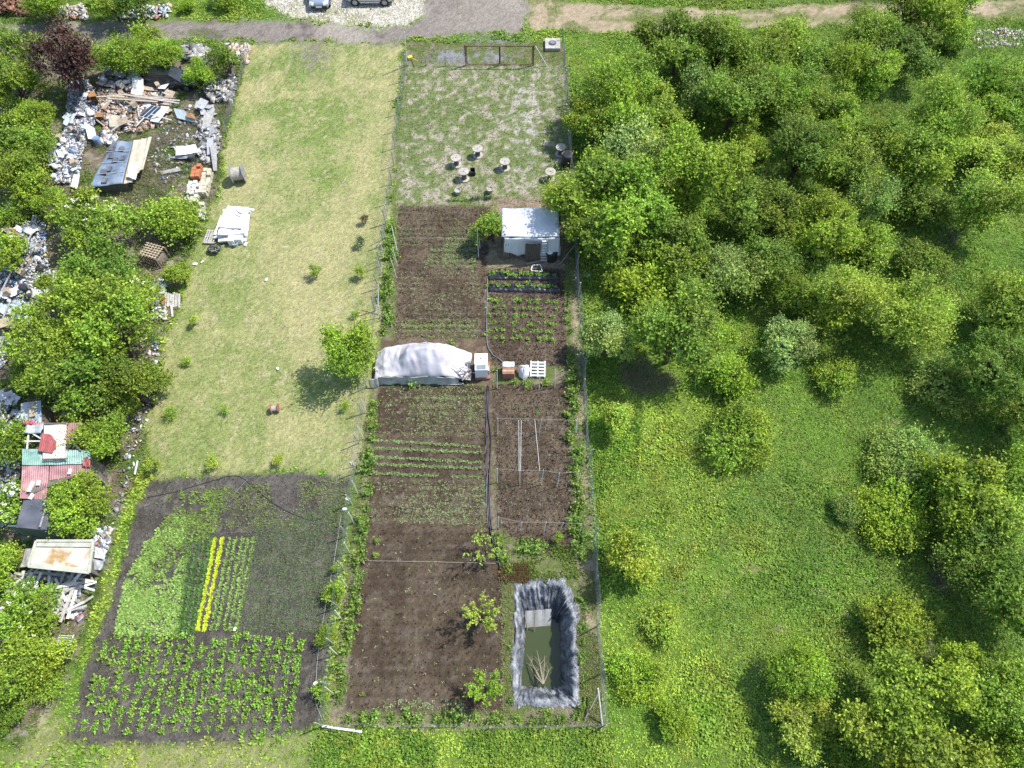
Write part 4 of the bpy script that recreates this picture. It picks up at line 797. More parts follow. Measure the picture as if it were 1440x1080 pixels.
# ------------------------------------------------------------------ hoses, cables
def smooth_path(pts, n=8):
    out = []; P = [Vector(p) for p in pts]
    for i in range(len(P)-1):
        p0, p1, p2, p3 = P[max(i-1, 0)], P[i], P[i+1], P[min(i+2, len(P)-1)]
        for k in range(n):
            t = k/n; out.append(.5*((2*p1)+(p2-p0)*t+(2*p0-5*p1+4*p2-p3)*t*t+(3*p1-p0-3*p2+p3)*t**3))
    return out+[P[-1]]
def pipe(name, pix, rad, m, label, cat, group=None, dz=.03):
    pts = smooth_path([GZ(*p) for p in pix]); 
    for p in pts: p.z = float(zg(p.x, p.y))+rad+dz
    mb = MB(); mb.tube(pts, rad, 6); return tag(mb.build(name, M[m], smooth=True), label, cat, group)
mat('pipe_grey', (.20, .21, .23), .5, .2, 5); mat('white_plastic', (.74, .74, .72), .5, .12, 3); mat('white_line', (.50, .49, .46), .7, .1, 3)
pipe('hose', [(686, 543), (684, 600), (685, 660), (687, 720), (691, 752), (701, 790), (712, 822)], .045, 'black_pipe', 'left of two thick black hoses beside the dark bed', 'hose', 'black hoses', .02)
pipe('hose', [(687.6, 545), (686.4, 580), (690.5, 620), (688, 680), (689.5, 725), (694, 755), (703.5, 788), (714, 818)], .035, 'black_pipe', 'right of two thick black hoses beside the dark bed', 'hose', 'black hoses', .03)
pipe('hose', [(685, 545), (683.2, 600), (684, 690), (686.5, 742)], .02, 'pipe_grey', 'thin grey tube along the left side of the black hoses', 'hose')
pipe('hose', [(685.5, 390), (684.5, 440), (685, 482), (692, 498), (702, 506), (709, 512)], .03, 'pipe_grey', 'grey hose curving past the white cabinet to the berry rows', 'hose')
pipe('cable', [(207, 700), (250, 691), (300, 676), (335, 670), (362, 690), (385, 708), (410, 722), (440, 732), (462, 722), (474, 700)], .012, 'black_pipe', 'black cable snaking across the top of the grey bed', 'cable')
pipe('cable', [(325, 700), (345, 678), (360, 668)], .015, 'pipe_grey', 'thin grey tube looping at the top of the grey bed', 'cable')
pipe('cord', [(505, 789), (600, 790.5), (697, 793)], .007, 'white_line', 'pale cord stretched across the dark bed', 'cord', None, .12)
pipe('cord', [(480, 725), (470, 790), (462, 830), (449, 910), (445, 955), (444, 985), (453, 1010)], .009, 'white_line', 'pale cord along the right border of the grey bed', 'cord', None, .06)
pipe('cord', [(563, 336), (620, 336.5), (671, 339)], .007, 'white_line', 'pale string stretched over the upper seedling bed', 'cord', None, .12)

# ------------------------------------------------------------------ fences
mat('wire', (.30, .31, .31), .5, .2, 5, metal=.4); mat('post_grey', (.36, .35, .33), .8, .3, 6); mat('post_white', (.66, .65, .62), .7, .2, 6); mat('rust', (.16, .075, .05), .8, .4, 8, c2=(.24, .17, .14), thr=.6); mat('green_wire', (.10, .17, .12), .5, .2, 5, metal=.3)
def fence(a, b, h, step, label, m_net, m_post, seed, lean=0.0, mesh_step=.14, post_r=.035, wob=.10, skip=()):
    """posts every step metres from a to b (ground points) with wire netting between"""
    A, B = Vector((a[0], a[1], 0)), Vector((b[0], b[1], 0)); d = B-A; Ln = d.length; d.normalize(); side = Vector((-d.y, d.x, 0)); rr = random.Random(seed)
    t = empty('wire_fence', A, 0, label, 'fence'); n = int(Ln/step)
    for k in range(n+1):
        p = A+d*(Ln*k/n) + side*rr.uniform(-wob, wob)*.5; z = float(zg(p.x, p.y)); top = Vector((p.x, p.y, 0)) + side*(lean+rr.uniform(-wob, wob)*.8) + Vector((0, 0, h*rr.uniform(.92, 1.1)+z)) + d*rr.uniform(-.12, .12)
        mb = MB(); mb.tube([Vector((p.x, p.y, z-.3))-A, top-A], post_r*rr.uniform(.8, 1.15), 6); mb.build('post', M[m_post], t)
    mb = MB(); sag = lambda s, v: side*(math.sin(s*1.7+seed)*.06+math.sin(s*.53)*.08)*v + side*lean*v
    nv = int(h*.85/mesh_step); ns = int(Ln/.8)
    for j in range(nv+1):
        v = j/nv; pts = [A*0 + d*(Ln*i/ns) + sag(Ln*i/ns, v) + Vector((0, 0, .05+h*.85*v + .03*math.sin(i*1.3+j))) for i in range(ns+1)]; mb.tube(pts, .0038 if 0 < j < nv else .006, 3, False)
    for i in range(int(Ln/mesh_step)):
        s = i*mesh_step; mb.tube([d*s+sag(s, 0)+Vector((0, 0, .05)), d*(s+.02)+sag(s, 1)+Vector((0, 0, .05+h*.85))], .0034, 3, False)
    mb.build('netting', M[m_net], t); return t
TL, TR = G(570, 62), G(794, 62); YB = G(720, 1021).y; XL, XR = G(456, 1021).x, G(849, 1022).x
fence((G(571, 94).x, G(571, 94).y), (XL, YB), 1.5, 1.85, 'wire netting fence with grey posts between the lawn and the garden plot', 'wire', 'post_grey', 3, -.05)
fence((G(793, 94).x, G(793, 94).y), (XR, YB), 1.5, 2.3, 'wire netting fence between the garden plot and the wood', 'wire', 'post_grey', 4, .08)
fence((XL+.1, YB-.05), (XR-.1, YB-.02), .5, 2.4, 'low wire netting fence along the bottom of the garden plot', 'wire', 'post_grey', 5)
fence((G(572, 92).x, G(572, 92).y+.02), (G(655, 93).x, G(655, 93).y), .9, 1.6, 'short low fence between the tall corner post and the rusty gate', 'wire', 'post_grey', 6)
fence((G(350, 76).x, G(350, 76).y), (G(318, 190).x, G(318, 190).y), 1.5, 2.2, 'sagging chain-link fence between the stone heap and the lawn', 'wire', 'post_grey', 7, .25, .11)
fence((G(794, 92).x, G(794, 92).y), (G(791, 60).x, G(791, 60).y), 1.4, 2.0, 'short green wire fence right of the white concrete slab', 'green_wire', 'green_wire', 8)
def stake(px, py, qx, qy, h, m, label, group=None, rad=.028, name='stake'):
    """stake with its foot at photo point (px,py), head seen at (qx,qy) at height h"""
    b = GZ(px, py); t = G(qx, qy, h); mb = MB(); mb.tube([b-Vector((0, 0, .15))-b, t-b], [rad, rad*.85], 6)
    return tag(mb.build(name, M[m], None, b), label, 'stake', group)
stake(572, 92, 568.5, 45, 3.2, 'post_white', 'tall pale corner post at the gate end of the left fence', None, .05, 'corner_post')
stake(848, 1023, 841, 968, 1.9, 'post_white', 'white corner post at the bottom right of the garden fence', None, .04, 'corner_post')
L = 'thin pale stake in the row along the hedge strip above the tarpaulin'
for q, a in enumerate([(560, 359, 551, 319), (559, 375, 552, 348), (558, 391, 549, 363), (546, 313, 541, 289), (542, 335, 537, 315), (540, 363, 535, 342), (538, 389, 532, 368), (535, 448, 530, 420)]): stake(*a, 1.7, 'post_white', (ORD[q]+' thin pale stake from the top on the bed side of the upper hedge strip') if q < 3 else (ORD[q-3]+' thin pale stake from the top on the lawn side of the upper hedge strip'), 'stakes of the upper hedge strip')
for k, a in enumerate([(532, 444, 531.5, 400)]): stake(*a, 2.0, 'post_white', 'bent pale stake with crosspiece beside the upper hedge strip', None, .035)
for q, a in enumerate([(516, 581, 508, 562), (512, 618, 503, 600), (507, 654, 499, 637), (503, 694, 495, 676), (498, 737, 490, 720), (492, 778, 484, 763), (489, 827, 478, 810), (481, 872, 471, 858), (475, 921, 464, 911), (468, 975, 457, 966)]): stake(*a, 1.4, 'post_white', ORD[q]+' short pale stake from the top leaning out along the lower left fence', 'stakes of the lower left strip')
for a, h, lb in [((673, 363, 671, 320), 2.1, 'taller of two poles left of the white shed'), ((675, 349, 673, 322), 1.8, 'shorter of two poles left of the white shed'), ((699, 546, 699, 521), 1.9, 'pale stake beside the white cabinet'), ((736, 541, 736, 531), 1, 'short stake in front of the white sack'), ((758, 546, 759, 530), 1.2, 'stake in front of the leaning pallet'), ((780, 545, 781, 519), 1.8, 'stake right of the leaning pallet'), ((810, 611, 812, 588), 1.6, 'pale stake against the right fence strip')]: stake(*a, h, 'post_white', lb)
# trellis rows: stakes joined by a wire
for k, (nm, S) in enumerate([('upper', [(700, 612, 700, 588), (757, 610, 762, 589), (808, 612, 811, 591)]), ('middle', [(699, 679, 699, 659), (731, 682, 731, 661), (761, 682, 764, 661), (783, 685, 787, 665), (812, 680, 814, 663)]), ('lower', [(701, 743, 701, 727), (731, 748, 734, 734), (764, 752, 768, 734), (788, 746, 792, 735), (815, 750, 818, 736)])]):
    h = 1.7 if k < 2 else 1.55; o = G(S[0][0], S[0][1]); t = empty('trellis', o, 0, f'{nm} row of thin white stakes joined by a wire in the bare bed', 'trellis', 'stake trellis rows'); tops = []
    for (a, b, c, d) in S:
        B = GZ(a, b); Tp = G(c, d, h); mb = MB(); mb.tube([B-o-Vector((0, 0, .2)), Tp-o], [.024, .02], 6); mb.build('post', M['post_white'], t); tops.append(Tp-o-Vector((0, 0, .04)))
    mb = MB(); mb.tube(tops, .005, 4); mb.build('wire', M['white_line'], t)
for k, (a, b, lb) in enumerate([((729.5, 591), (730, 662), 'left one of the close pair of pale poles spanning the trellis rows'), ((733, 591), (732, 662), 'right one of the close pair of pale poles spanning the trellis rows'), ((752, 590), (759, 662), 'lone slanting pale pole spanning the trellis rows')]):
    A, B = G(*a, z=1.68), G(*b, z=1.68); mb = MB(); mb.tube([A*0, B-A], .013, 5); tag(mb.build('pole', M['post_white'], None, A), lb, 'pole')
# white post lying at the bottom left corner
A, B = G(453, 1021, .14), G(509, 1029, .12); mb = MB(); mb.bar(A-A, B-A, .10, .10); tag(mb.build('lying_post', M['white_plastic'], None, A), 'white square post lying at the bottom left corner of the fence', 'post')
A, B = GZ(822, 1012, .06), GZ(841, 974, .9); mb = MB(); mb.tube([A-A, B-A], .035, 6); tag(mb.build('brace_pole', M['dead_wood'], None, A), 'dark brace pole slanting to the bottom right corner post', 'pole')

# ------------------------------------------------------------------ gate and concrete slab
g0 = GZ(657, 92); gate = empty('field_gate', g0, 0, 'rusty open-frame double gate at the top of the garden plot', 'gate')
for nm, xs in (('gate_leaf', (657, 702.5)), ('gate_leaf', (703.5, 748))):
    a, b = G(xs[0], 92)-g0, G(xs[1], 92)-g0; a.z = b.z = 0; up = Vector((0, 0, 1.72)); lo = Vector((0, 0, .12)); mb = MB()
    mb.bar(a+lo, a+up, .07); mb.bar(b+lo, b+up, .07); mb.bar(a+lo+Vector((.036, 0, 0)), b+lo-Vector((.036, 0, 0)), .062); mb.bar(a+up+Vector((-.034, 0, .036)), b+up+Vector((.034, 0, .036)), .066); mb.build(nm, M['rust'], gate)
for x in (655.3, 749.8):
    p = G(x, 92)-g0; mb = MB(); mb.bar((p.x, 0, -.3), (p.x, 0, 1.85), .09); mb.build('gate_post', M['rust'], gate)
p = G(752, 92)-g0; q = G(769, 92)-g0; mb = MB(); mb.bar((p.x, .0, 1.75), (q.x, -.1, .02), .05); mb.build('brace', M['post_white'], gate)
mat('concrete', (.42, .39, .35), .9, .2, 3); mat('steel_dark', (.12, .14, .15), .5, .2, 6, metal=.6)
s0 = GZ(777, 65); t = empty('manhole_slab', s0, 0, 'pale concrete slab with a round manhole lid beside the gate', 'manhole'); w = 21*mpp(777, 65); mb = MB(); mb.box((0, 0, .13), (w, 1.35, .3)); mb.build('slab', M['concrete'], t)
mb = MB(); mb.disc((-.02, 0, .305), .3, .05, 22); lid = mb.build('lid', M['steel_dark'], t); mb = MB(); mb.disc((-.02, 0, .345), .2, .03, 18); mb.build('lid_boss', M['pipe_grey'], lid)
mat('yellow_plastic', (.62, .55, .03), .5, .15, 4)
A = GZ(577, 83, .02); mb = MB(); mb.box((0, 0, .12), (.38, .3, .2), .5); mb.bar((.15, -.1, .1), (.75, -.95, .5), .05); tag(mb.build('yellow_bucket_lid', M['yellow_plastic'], None, A), 'yellow plastic piece on a stick beside the tall corner post', 'litter')

# ------------------------------------------------------------------ cable reels used as tables
mat('reel_wood', (.43, .39, .34), .85, .25, 5, c2=(.35, .31, .27), thr=.62); mat('reel_dark', (.13, .11, .09), .85, .3, 5); mat('reel_bolt', (.07, .07, .07), .5, .1, 5)
mat('reel_grey', (.27, .26, .24), .85, .3, 5)
def reel_table(px, py, label, tilt=0.0, D=.76, h=.72):
    p = GZ(px, py); t = empty('cable_reel', p, U(0, 3), label, 'cable reel', 'upright cable reels used as tables')
    for nm, z in (('top_flange', h-.03), ('bottom_flange', .03)):
        mb = MB(); mb.disc((0, 0, z), D/2, .06, 26); f = mb.build(nm, M['reel_wood'], t)
        if nm == 'top_flange':
            mb = MB(); mb.disc((0, 0, z+.032), .05, .012, 12); mb.build('bore', M['reel_bolt'], f)
            for k in range(3):
                a = k*2.1+.4; mb = MB(); mb.box((.2*math.cos(a), .2*math.sin(a), z+.033), (.05, .05, .012)); mb.build('bolt', M['reel_bolt'], f)
    mb = MB(); mb.disc((0, 0, h/2), D*.24, h-.12, 18); mb.build('drum', M['reel_dark'], t); t.rotation_euler = (tilt, tilt*.6, t.rotation_euler[2]); return t
reel_table(672, 219, 'upright cable reel table, topmost of the four on the left'); reel_table(642, 232, 'upright cable reel table, leftmost of the group'); reel_table(710, 237, 'upright cable reel table, right one of the four on the left')
reel_table(653, 252, 'upright cable reel table, lowest of the four, beside the dark crate', .06); reel_table(773, 251, 'upright cable reel table touching the lime-green tree', .05); reel_table(788, 217, 'upright cable reel table half hidden beside the black barrel')
p = GZ(338, 253); t = empty('cable_reel', p, .22, 'large grey wooden cable reel lying on its side on the lawn', 'cable reel'); D = 1.25
for x in (-.42, .42): mb = MB(); mb.disc((x, 0, D/2), D/2, .07, 30, 'x'); f = mb.build('flange', M['reel_grey'], t)
mb = MB(); mb.disc((0, 0, D/2), D*.36, .76, 24, 'x'); mb.build('drum', M['reel_wood'], t)
for k in range(4): mb = MB(); a = k*1.57+.3; mb.disc((.462, .3*math.cos(a), D/2+.3*math.sin(a)), .04, .02, 8, 'x'); mb.build('bolt', M['reel_bolt'], t)
mat('red_reel', (.34, .13, .10), .8, .3, 5); p = GZ(388, 577); t = empty('cable_reel', p, .15, 'small red-ended wooden cable reel lying on the lower lawn', 'cable reel')
for x in (-.2, .2): mb = MB(); mb.disc((x, 0, .26), .26, .05, 20, 'x'); mb.build('flange', M['red_reel'], t)
mb = MB(); mb.disc((0, 0, .26), .17, .35, 16, 'x'); mb.build('drum', M['reel_wood'], t)
mat('crate_black', (.03, .03, .033), .5, .2, 5); mat('bucket', (.42, .38, .33), .8, .2, 5)
p = GZ(665, 244); t = empty('plastic_crate', p, .1, 'small dark crate beside the lowest cable reel', 'crate')
for (c, s, nm) in [((0, 0, .03), (.36, .5, .06), 'base'), ((-.17, 0, .2), (.03, .5, .28), 'side'), ((.17, 0, .2), (.03, .5, .28), 'side'), ((0, .235, .2), (.30, .03, .28), 'side'), ((0, -.235, .2), (.30, .03, .28), 'side')]: mb = MB(); mb.box(c, s); mb.build(nm, M['crate_black'], t)
def pot(px, py, label, handle):
    p = GZ(px, py); t = empty('plant_tub', p, 0, label, 'tub'); mb = MB(); n = 18
    for r1, z1, r2, z2 in ((.19, 0, .25, .34), ): 
        V = [(r*math.cos(2*math.pi*k/n), r*math.sin(2*math.pi*k/n), z) for r, z in ((.19, 0), (.25, .34), (.21, .34), (.17, .24)) for k in range(n)]
        F = [(a*n+k, a*n+(k+1) % n, (a+1)*n+(k+1) % n, (a+1)*n+k) for a in range(3) for k in range(n)] + [tuple(range(3*n, 4*n)), tuple(range(n))[::-1]]
        mb.add(V, F)
    mb.build('tub', M['bucket'], t)
    if handle: mb = MB(); mb.tube([(-.05, 0, .2), (-.2, .1, 1.15)], .025, 6); mb.build('pole', M['post_white'], t)
pot(644, 272, 'round pale tub near the left of the herb clump', False); pot(689, 270, 'round tub with a pale stick standing in it', True)
p = GZ(797, 232); t = empty('black_barrel', p, .3, 'black plastic barrel with a white band beside the right fence', 'barrel'); mb = MB(); n = 22; pr = [(.0, 0), (.36, 0), (.42, .15), (.44, .5), (.42, .85), (.36, 1.0), (.30, 1.03), (0, 1.03)]
V = [(r*math.cos(2*math.pi*k/n), r*math.sin(2*math.pi*k/n), z) for r, z in pr for k in range(n)]; mb.add(V, [(a*n+k, a*n+(k+1) % n, (a+1)*n+(k+1) % n, (a+1)*n+k) for a in range(len(pr)-1) for k in range(n)]); mb.build('barrel', M['crate_black'], t, smooth=True)
mb = MB(); mb.sheet(lambda u, v: (.46*math.cos(u*2.2+.2), .46*math.sin(u*2.2+.2), .97-.18*v+.02*math.sin(u*20)), 14, 3, .02); mb.build('white_cloth', M['white_plastic'], t)

# ------------------------------------------------------------------ shed covered with white plastic
mat('white_film', (.86, .88, .89), .35, .10, 1.2, c2=(.55, .61, .65), thr=.58, spec=.5)
nt_ = M['white_film'].node_tree; tl_ = nt_.nodes.new('ShaderNodeBsdfTranslucent'); tl_.inputs[0].default_value = (.80, .83, .84, 1); mx_ = nt_.nodes.new('ShaderNodeMixShader'); mx_.inputs[0].default_value = .38; nt_.links.new(nt_.nodes['Principled BSDF'].outputs[0], mx_.inputs[1]); nt_.links.new(tl_.outputs[0], mx_.inputs[2]); nt_.links.new(mx_.outputs[0], nt_.nodes['Material Output'].inputs[0]); mat('door_wood', (.115, .10, .085), .9, .35, 7); mat('stick', (.27, .22, .17), .9, .3, 7); mat('alu', (.62, .62, .60), .4, .1, 4, metal=.6)
fl = G(709, 361); fr = G(785, 361); W = fr.x-fl.x; t = empty('garden_shed', Vector((fl.x, fl.y, 0)), 0, 'small shed wrapped in white plastic sheet with a dark plank door', 'shed'); HF, HB, DP = 2.1, 2.35, 2.15
for (xx, yy) in ((.08, .08), (W-.08, .08), (.08, DP-.08), (W-.08, DP-.08), (W/2, DP-.08)): mb = MB(); mb.box((xx, yy, 1.08), (.09, .09, 2.2)); mb.build('post', M['door_wood'], t)
mb = MB(); mb.sheet(lambda u, v: (W*u, DP-.02, .02+2.3*v), 12, 4, .012); mb.build('plastic_back', M['white_film'], t)
for xx in (0.02, W-.02): mb = MB(); mb.sheet(lambda u, v: (xx+.002*v, .02+(DP-.06)*u, .5+1.7*v), 8, 4, .012); mb.build('plastic_side', M['white_film'], t)
mb = MB(); mb.sheet(lambda u, v: (-.15+(W+.12)*u, -.05+(DP+.1)*v, HF+(HB-HF)*v+.035*math.sin(u*9+v*3)-.05*math.sin(math.pi*v)*math.sin(u*6.3)**2), 26, 12, .03); mb.build('roof', M['white_film'], t, smooth=True)
def front(u, v):
    low = .55+.35*max(0, 1-u/.3)**1 + (.12*math.sin(u*23)*.4)
    return (W*u, -.10-.22*v-.035*math.sin(u*31)*(v)-.02*math.sin(u*12), HF-.04-(HF-.04-low)*v)
mb = MB(); mb.sheet(lambda u, v: (lambda q: (q[0], q[1], q[2]))(front(u, v)), 40, 8, .012); mb.build('plastic_front', M['white_film'], t, smooth=True)
x0, x1 = G(738, 361).x-fl.x, G(759, 361).x-fl.x; dw = (x1-x0)/4; door = None
for k in range(4):
    mb = MB(); mb.box((x0+dw*(k+.5), -.40-(k % 2)*.012, .93), (dw-.015, .035, 1.86)); mb.build('door_plank', M['door_wood'], t)
mb = MB(); mb.tube([(0, -.16, .75), (.02, -.16, 2.2)], .03, 6); mb.build('corner_pole', M['stick'], t)
# ladder leaning on the front
lx0, lx1 = G(760.5, 368).x, G(768.5, 368).x; ly = G(764, 368).y; t = empty('ladder', Vector((lx0, ly, 0)), 0, 'light metal step ladder leaning against the front of the shed', 'ladder'); top = Vector((0, fl.y-ly-.22, 1.95))
for x in (0, lx1-lx0): mb = MB(); mb.bar((x, 0, .0), (x, top.y, top.z), .05, .07); mb.build('rail', M['alu'], t)
for k in range(8): f = (k+.6)/8; mb = MB(); mb.box(((lx1-lx0)/2, top.y*f, top.z*f), (lx1-lx0-.052, .10, .03)); mb.build('rung', M['white_plastic'], t)
for k in range(6):
    A = GZ(707+k*1.6, 364-(k % 2)*2, 0); B = G(709.5+k*1.1, 341+(k % 3), 1.6); mb = MB(); mb.tube([A-A, B-A], .022, 5); tag(mb.build('leaning_stick', M['post_grey'] if k % 2 else M['stick'], None, A), 'pale stick in the bundle leaning at the left corner of the shed', 'stick', 'sticks leaning on the shed')
for k, (a, b, lb, ra) in enumerate([((740, 372), (780, 365), 'thick pale log lying before the ladder', .06), ((787, 373), (807, 354), 'long brown plank leaning to the trees right of the shed', .06), ((729, 374), (744, 360), 'thin stick slanting up to the shed door', .02), ((688, 381), (738, 372), 'long thin rod lying before the shed', .018), ((724, 358), (737, 366), 'crooked stick left of the shed door', .02)]):
    A, B = GZ(*a, .05), GZ(*b, .08 if k != 1 else .7); mb = MB(); mb.tube([A-A, (B-A)*.5+Vector((.02, .03, .03)), B-A], [ra, ra*.9, ra*.75], 6); tag(mb.build('stick', M['stick'] if k in (1, 4) else M['dead_wood'], None, A), lb, 'wood')
A = GZ(754, 379, .05); t = empty('broken_trellis', A, 0, 'small white square of wooden slats lying before the shed', 'trellis')
for a, b in [((-.35, -.15, 0), (.4, -.25, .02)), ((.4, -.25, .04), (.28, .32, .05)), ((-.35, -.15, .05), (-.25, .25, .03)), ((-.25, .25, .07), (.28, .3, .07))]: mb = MB(); mb.bar(a, b, .06, .04); mb.build('slat', M['white_plastic'], t)
mat('tub_dark', (.035, .033, .03), .6, .2, 4); A = GZ(775, 364); t = empty('barrel', A, 0, 'dark tub with a white lid standing right of the ladder', 'barrel'); mb = MB(); mb.disc((0, 0, .4), .38, .8, 20, 'z', .42); mb.build('tub', M['tub_dark'], t); mb = MB(); mb.disc((-.12, -.1, .84), .2, .06, 16, 'z', .17); mb.build('lid', M['white_plastic'], t)
mb = MB(); A = GZ(784, 357); mb.disc((0, 0, .6), .16, .12, 14, 'z', .2); mb.disc((0, 0, .25), .2, .5, 14); tag(mb.build('bucket', M['white_plastic'], None, A), 'white upturned bucket half under the tree right of the shed', 'bucket')
A = GZ(729, 357); mb = MB(); mb.disc((0, 0, .3), .24, .55, 14, 'z', .2); mat('pink', (.65, .42, .40), .6, .1, 4); tag(mb.build('bucket', M['pink'], None, A), 'pinkish bucket under the plastic left of the shed door', 'bucket')

# ------------------------------------------------------------------ tarpaulin heap and the things beside it
mat('tarp', (.60, .57, .60), .40, .2, 1.3, c2=(.44, .39, .44), thr=.57, spec=.4); mat('tarp_side', (.43, .43, .39), .5, .3, 2.0, c2=(.27, .29, .25), thr=.54)
A, B = G(527, 541), G(662, 541); Wt = B.x-A.x; Dt = 2.3
t = empty('tarpaulin_heap', A, 0, 'long heap covered with a crumpled whitish tarpaulin beside the lawn tree', 'tarpaulin')
prof = lambda u: float(np.interp(u, [0, .06, .16, .27, .36, .58, .72, .80, .92, 1.0], [.35, .60, .80, 1.10, 1.95, 2.4, 2.0, 1.1, .55, .3]))
def tp(u, v):
    h = prof(u); s = max(0, 1-abs(v-.52)/.52)**.75; lump = float(fbm(np.array(u*4.2), np.array(v*2.2), 720, 1, 3))-.5
    w = .075*(abs(float(fbm(np.array(u*15+v*2), np.array(v*3.0), 700, 1, 3))-.5)*3-.4) + .035*math.sin(u*46+v*9)*(1-s)
    bz = float(np.interp(u, [0, .1, .78, 1], [.45, .8, .82, .3])); z = bz + max(0, h-bz+.05)*s + lump*.7*s
    return (Wt*u+.04*math.sin(v*9), .12+Dt*v*(.85+.15*math.sin(math.pi*u)), max(.03, z+w))
mb = MB(); mb.sheet(tp, 80, 26, .02); mb.build('tarpaulin_top', M['tarp'], t, smooth=True)
mb = MB(); mb.sheet(lambda u, v: (Wt*.88*u-.02, .10-.12*v-.035*math.sin(u*42)*v-.03*math.sin(u*17), .08+(float(np.interp(u*.88, [0, .1, .78, 1], [.45, .8, .82, .3]))-.06)*(1-v)+.03*math.sin(u*13)*(1-v)), 70, 6, .02); mb.build('tarpaulin_skirt', M['tarp_side'], t, smooth=True)
mb = MB(); mb.box((Wt*.46, Dt*.45, .22), (Wt*.78, Dt*.65, .40)); mb.build('stack', M['stick'], t)
mb = MB(); mb.sheet(lambda u, v: (-.25+.55*u, -.05-.25*v+.1*u, .75-.65*v+.05*math.sin(u*9)), 8, 8, .02); mb.build('tarpaulin_corner', M['tarp_side'], t, smooth=True)
mat('wood_light', (.46, .37, .25), .85, .3, 5); p = GZ(608, 512); mb = MB(); mb.box((0, 0, 1.42), (.75, .38, .05), .75, (.0, .45)); tag(mb.build('board', M['wood_light'], None, p), 'short bare board lying on the tarpaulin', 'board')
p = GZ(610, 500); mb = MB(); mb.tube([(-.6, .15, 1.78), (.1, -.3, 1.62), (.55, -.75, 1.15)], .02, 5); tag(mb.build('strap', M['pipe_grey'], None, p), 'dark strap holding down the tarpaulin', 'strap')
# scrap at the right end
t0 = GZ(655, 532)
for k in range(14):
    rr = random.Random(k+60); A = GZ(648+rr.uniform(-4, 14), 534+rr.uniform(-8, 4), .08+.05*k); e = Vector((rr.uniform(-.55, .55), rr.uniform(-.35, .35), rr.uniform(.0, .3))); mb = MB(); mb.bar(-e, e, .05, .04); tag(mb.build('scrap_lath', M[('post_grey', 'stick', 'dead_wood')[k % 3]], None, A+Vector((0, 0, .25))), 'loose lath in the scrap at the right end of the tarpaulin', 'lath', 'laths beside the tarpaulin')
for k, (a, b) in enumerate([((621, 541), (652, 541)), ((632, 534), (660, 536)), ((640, 519), (662, 518))]):
    A, B = GZ(*a, .1), GZ(*b, .1+.35*k); mb = MB(); mb.bar(A-A, B-A, .14, .05); tag(mb.build('plank', M['post_grey'], None, A), ['lowest', 'middle', 'uppermost'][k]+' grey plank sticking out under the tarpaulin', 'plank')
mat('cabinet_white', (.78, .78, .77), .35, .08, 3, spec=.5); mat('glass_grey', (.22, .25, .27), .15, .2, 2, spec=.6); mat('brick_red', (.32, .15, .10), .9, .3, 6)
p = GZ(678, 531); t = empty('white_cabinet', p, .02, 'white box-like cabinet on a reddish base beside the tarpaulin', 'cabinet'); mb = MB(); mb.box((.03, .42, .1), (.92, 1.2, .2)); mb.build('base', M['brick_red'], t); mb = MB(); mb.box((-.02, .45, .66), (.76, 1.12, .9)); mb.build('body', M['cabinet_white'], t)
mb = MB(); mb.box((-.02, .66, 1.125), (.80, .78, .03)); mb.build('lid', M['cabinet_white'], t); mb = MB(); mb.box((-.02, .08, 1.122), (.56, .30, .025)); mb.build('window', M['glass_grey'], t); mb = MB(); mb.disc((-.05, .68, 1.15), .04, .04, 10); mb.build('knob', M['reel_bolt'], t); mb = MB(); mb.box((.42, .15, .62), (.10, .35, .5)); mb.build('side_box', M['bucket'], t)
p = GZ(715, 532); t = empty('wooden_crate', p, 0, 'reddish wooden crate with a white cloth on top', 'crate')
for k in range(5): mb = MB(); mb.box((0, .02+.16*k, .62), (.72, .145, .03)); mb.build('slat', M['wood_light'] if k % 2 else M['brick_red'], t)
for (c, s) in [((-.34, .36, .3), (.03, .78, .58)), ((.34, .36, .3), (.03, .78, .58)), ((0, -.04, .3), (.66, .03, .58)), ((0, .76, .3), (.66, .03, .58))]: mb = MB(); mb.box(c, s); mb.build('side', M['brick_red'], t)
mb = MB(); mb.sheet(lambda u, v: (-.36+.72*u, .44+.36*v, .66+.02*math.sin(u*8+v*5)), 8, 5, .02); mb.build('cloth', M['white_plastic'], t, smooth=True)
p = GZ(737, 531); mb = MB(); 
def sack(u, v):
    a = u*2*math.pi; ph = v*math.pi/2; r0 = .42*(1+.14*math.sin(3*a)+.08*math.sin(7*a+v*4)); return (r0*math.cos(a)*math.cos(ph*.96), .35+.45*r0/.42*math.sin(a)*math.cos(ph*.96), .62*math.sin(ph)*(1+.12*math.sin(5*a+2)))
mb.sheet(sack, 30, 9, .01); tag(mb.build('sack', M['white_plastic'], None, p, smooth=True), 'bulging white sack between the crate and the leaning pallet', 'sack')
def pallet(p, rz, label, m, tilt=.35, W=.95, D=1.0, group=None):
    t = empty('pallet', p, rz, label, 'pallet', group); t.rotation_euler = (tilt, 0, rz)
    for k in range(5): mb = MB(); mb.box((0, D*(k+.5)/5-.0, .135), (W, .10, .022)); mb.build('board', M[m], t)
    for x in (-W/2+.05, 0, W/2-.05): mb = MB(); mb.box((x, D/2, .075), (.09, D, .095)); mb.build('stringer', M[m], t)
    for k in range(3): mb = MB(); mb.box((0, D*(k+.5)/3, .013), (W, .10, .022)); mb.build('board', M[m], t)
    return t
pallet(GZ(756, 531, .05), -.03, 'whitish wooden pallet leaning beside the white sack', 'white_plastic', .45)

